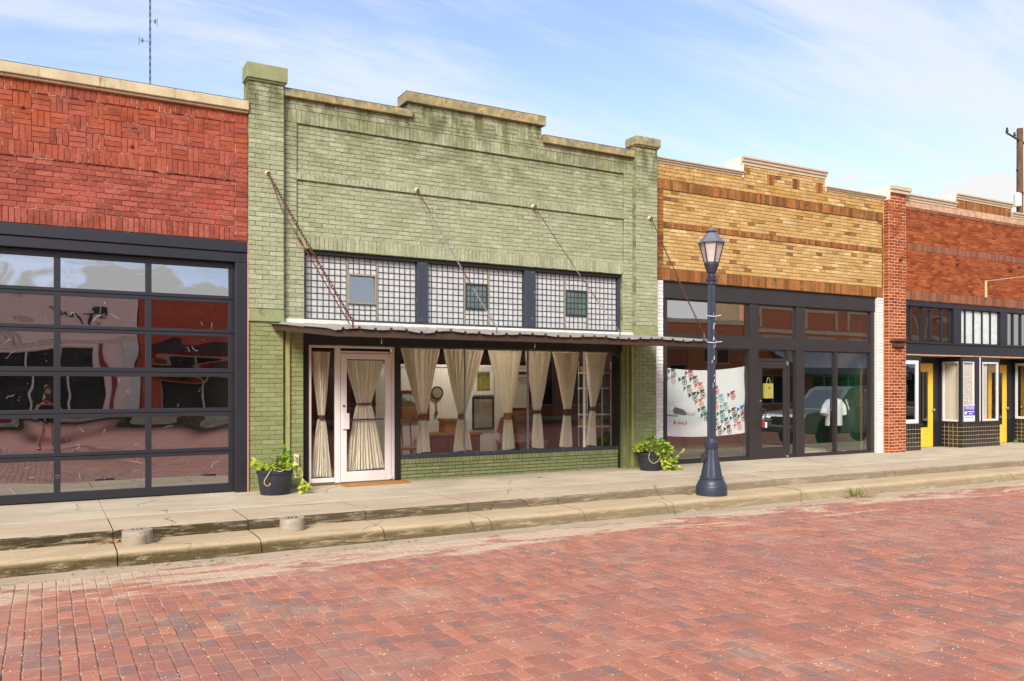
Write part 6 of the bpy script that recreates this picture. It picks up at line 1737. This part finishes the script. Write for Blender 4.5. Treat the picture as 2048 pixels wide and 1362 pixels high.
V = [pp(0, 0, 1.02), pp(0, .0, 1.22), pp(0, .01, 1.42), pp(0, .02, 1.58), pp(0, .05, 1.70), pp(0, .07, 1.80), pp(0, .07, 1.89),
     pp(-.11, 0, .96), pp(-.13, .02, .55), pp(-.14, -.02, .12), pp(-.15, .12, .04),
     pp(.11, 0, .96), pp(.13, .02, .55), pp(.14, -.02, .12), pp(.15, .12, .04),
     pp(-.19, .01, 1.55), pp(-.30, .10, 1.36), pp(-.12, .27, 1.64),
     pp(.19, .01, 1.55), pp(.30, .12, 1.37), pp(.12, .27, 1.66)]
Ed = [(0, 1), (1, 2), (2, 3), (3, 4), (4, 5), (5, 6), (0, 7), (7, 8), (8, 9), (9, 10), (0, 11), (11, 12), (12, 13), (13, 14), (3, 15), (15, 16), (16, 17), (3, 18), (18, 19), (19, 20)]
rad = [(.16, .12), (.15, .105), (.17, .115), (.12, .09), .062, (.082, .10), (.07, .085), (.095, .10), .062, .042, (.045, .03), (.095, .10), .062, .042, (.045, .03), .068, .046, .030, .068, .046, .030]
skin('body', V, Ed, rad, 'skin', per)
skin('tee_shirt', [pp(0, 0, .99), pp(0, 0, 1.22), pp(0, .01, 1.42), pp(0, .02, 1.575), pp(-.19, .01, 1.55), pp(-.275, .08, 1.41), pp(.19, .01, 1.55), pp(.275, .09, 1.42)], [(0, 1), (1, 2), (2, 3), (3, 4), (4, 5), (3, 6), (6, 7)],
     [(.20, .15), (.19, .14), (.205, .145), (.14, .10), .092, .085, .092, .085], 'tee', per)
skin('shorts', [pp(0, 0, 1.03), pp(-.11, 0, .95), pp(-.135, .02, .58), pp(.11, 0, .95), pp(.135, .02, .58)], [(0, 1), (1, 2), (0, 3), (3, 4)], [(.19, .15), .13, .10, .13, .10], 'shorts', per)
m = MB(); m.ball((PX, PY + .035, PZ + 1.86), .112, 16, 10, 1.05); m.v = [v for v in m.v]; m.build('hair', 'hair', per, smooth=True)
for s_ in (-1, 1):
    m = MB(); m.ball((PX + s_ * .15, PY + .10, PZ + .035), .055, 12, 8, .7); m.v = [(x_, PY + .06 + (y_ - PY - .10) * 2.3, z_) for x_, y_, z_ in m.v]; m.build('shoe', 'interior_dark', per, smooth=True)
    hv = [pp(s_ * .12, .27, 1.65), pp(s_ * .10, .31, 1.70)]
    he = [(0, 1)]; hr = [.03, (.04, .022)]
    for f in range(4):
        b0 = len(hv); oz = 1.735 - f * .022
        hv += [pp(s_ * .085, .335, oz), pp(s_ * .055, .36, oz + .004), pp(s_ * .03, .355, oz + .004)]
        he += [(1, b0), (b0, b0 + 1), (b0 + 1, b0 + 2)]; hr += [.0105, .0095, .008]
    b0 = len(hv); hv += [pp(s_ * .075, .295, 1.675), pp(s_ * .045, .29, 1.69)]; he += [(1, b0), (b0, b0 + 1)]; hr += [.012, .010]
    skin('hand', hv, he, hr, 'skin', per, 1)
for s_ in (-1, 1):
    m = MB(); m.ball((PX + s_ * .034, PY + .162, PZ + 1.83), .014, 8, 6); m.build('eye', 'interior_dark', per)
m = MB(); m.add([(PX - .016, PY + .16, PZ + 1.77), (PX + .016, PY + .16, PZ + 1.77), (PX, PY + .155, PZ + 1.83), (PX, PY + .195, PZ + 1.775)], [(0, 1, 3), (0, 3, 2), (1, 2, 3)]); m.build('nose', 'skin', per, smooth=True)
m = MB(); m.box(PX - .03, PX + .03, PY + .150, PY + .166, PZ + 1.735, PZ + 1.745); m.build('mouth', 'red_stuff', per)
t = thing('camera', 'black camera held to the eye of the photographer', 'camera', (PX, PY + .28, PZ + 1.70))
m = MB(); m.box(PX - .075, PX + .075, PY + .235, PY + .30, PZ + 1.655, PZ + 1.76); m.box(PX - .03, PX + .03, PY + .24, PY + .295, PZ + 1.7602, PZ + 1.79); m.build('camera_body', 'charcoal', t, bevel=.01)
m = MB(); m.lathe([(.036, 0), (.036, .06), (.033, .085), (.02, .08)], (0, 0, 0), 18); m.v = [(PX + a, PY + .301 + c_, PZ + 1.705 + b) for a, b, c_ in m.v]; m.build('lens', 'charcoal', t, smooth=35)
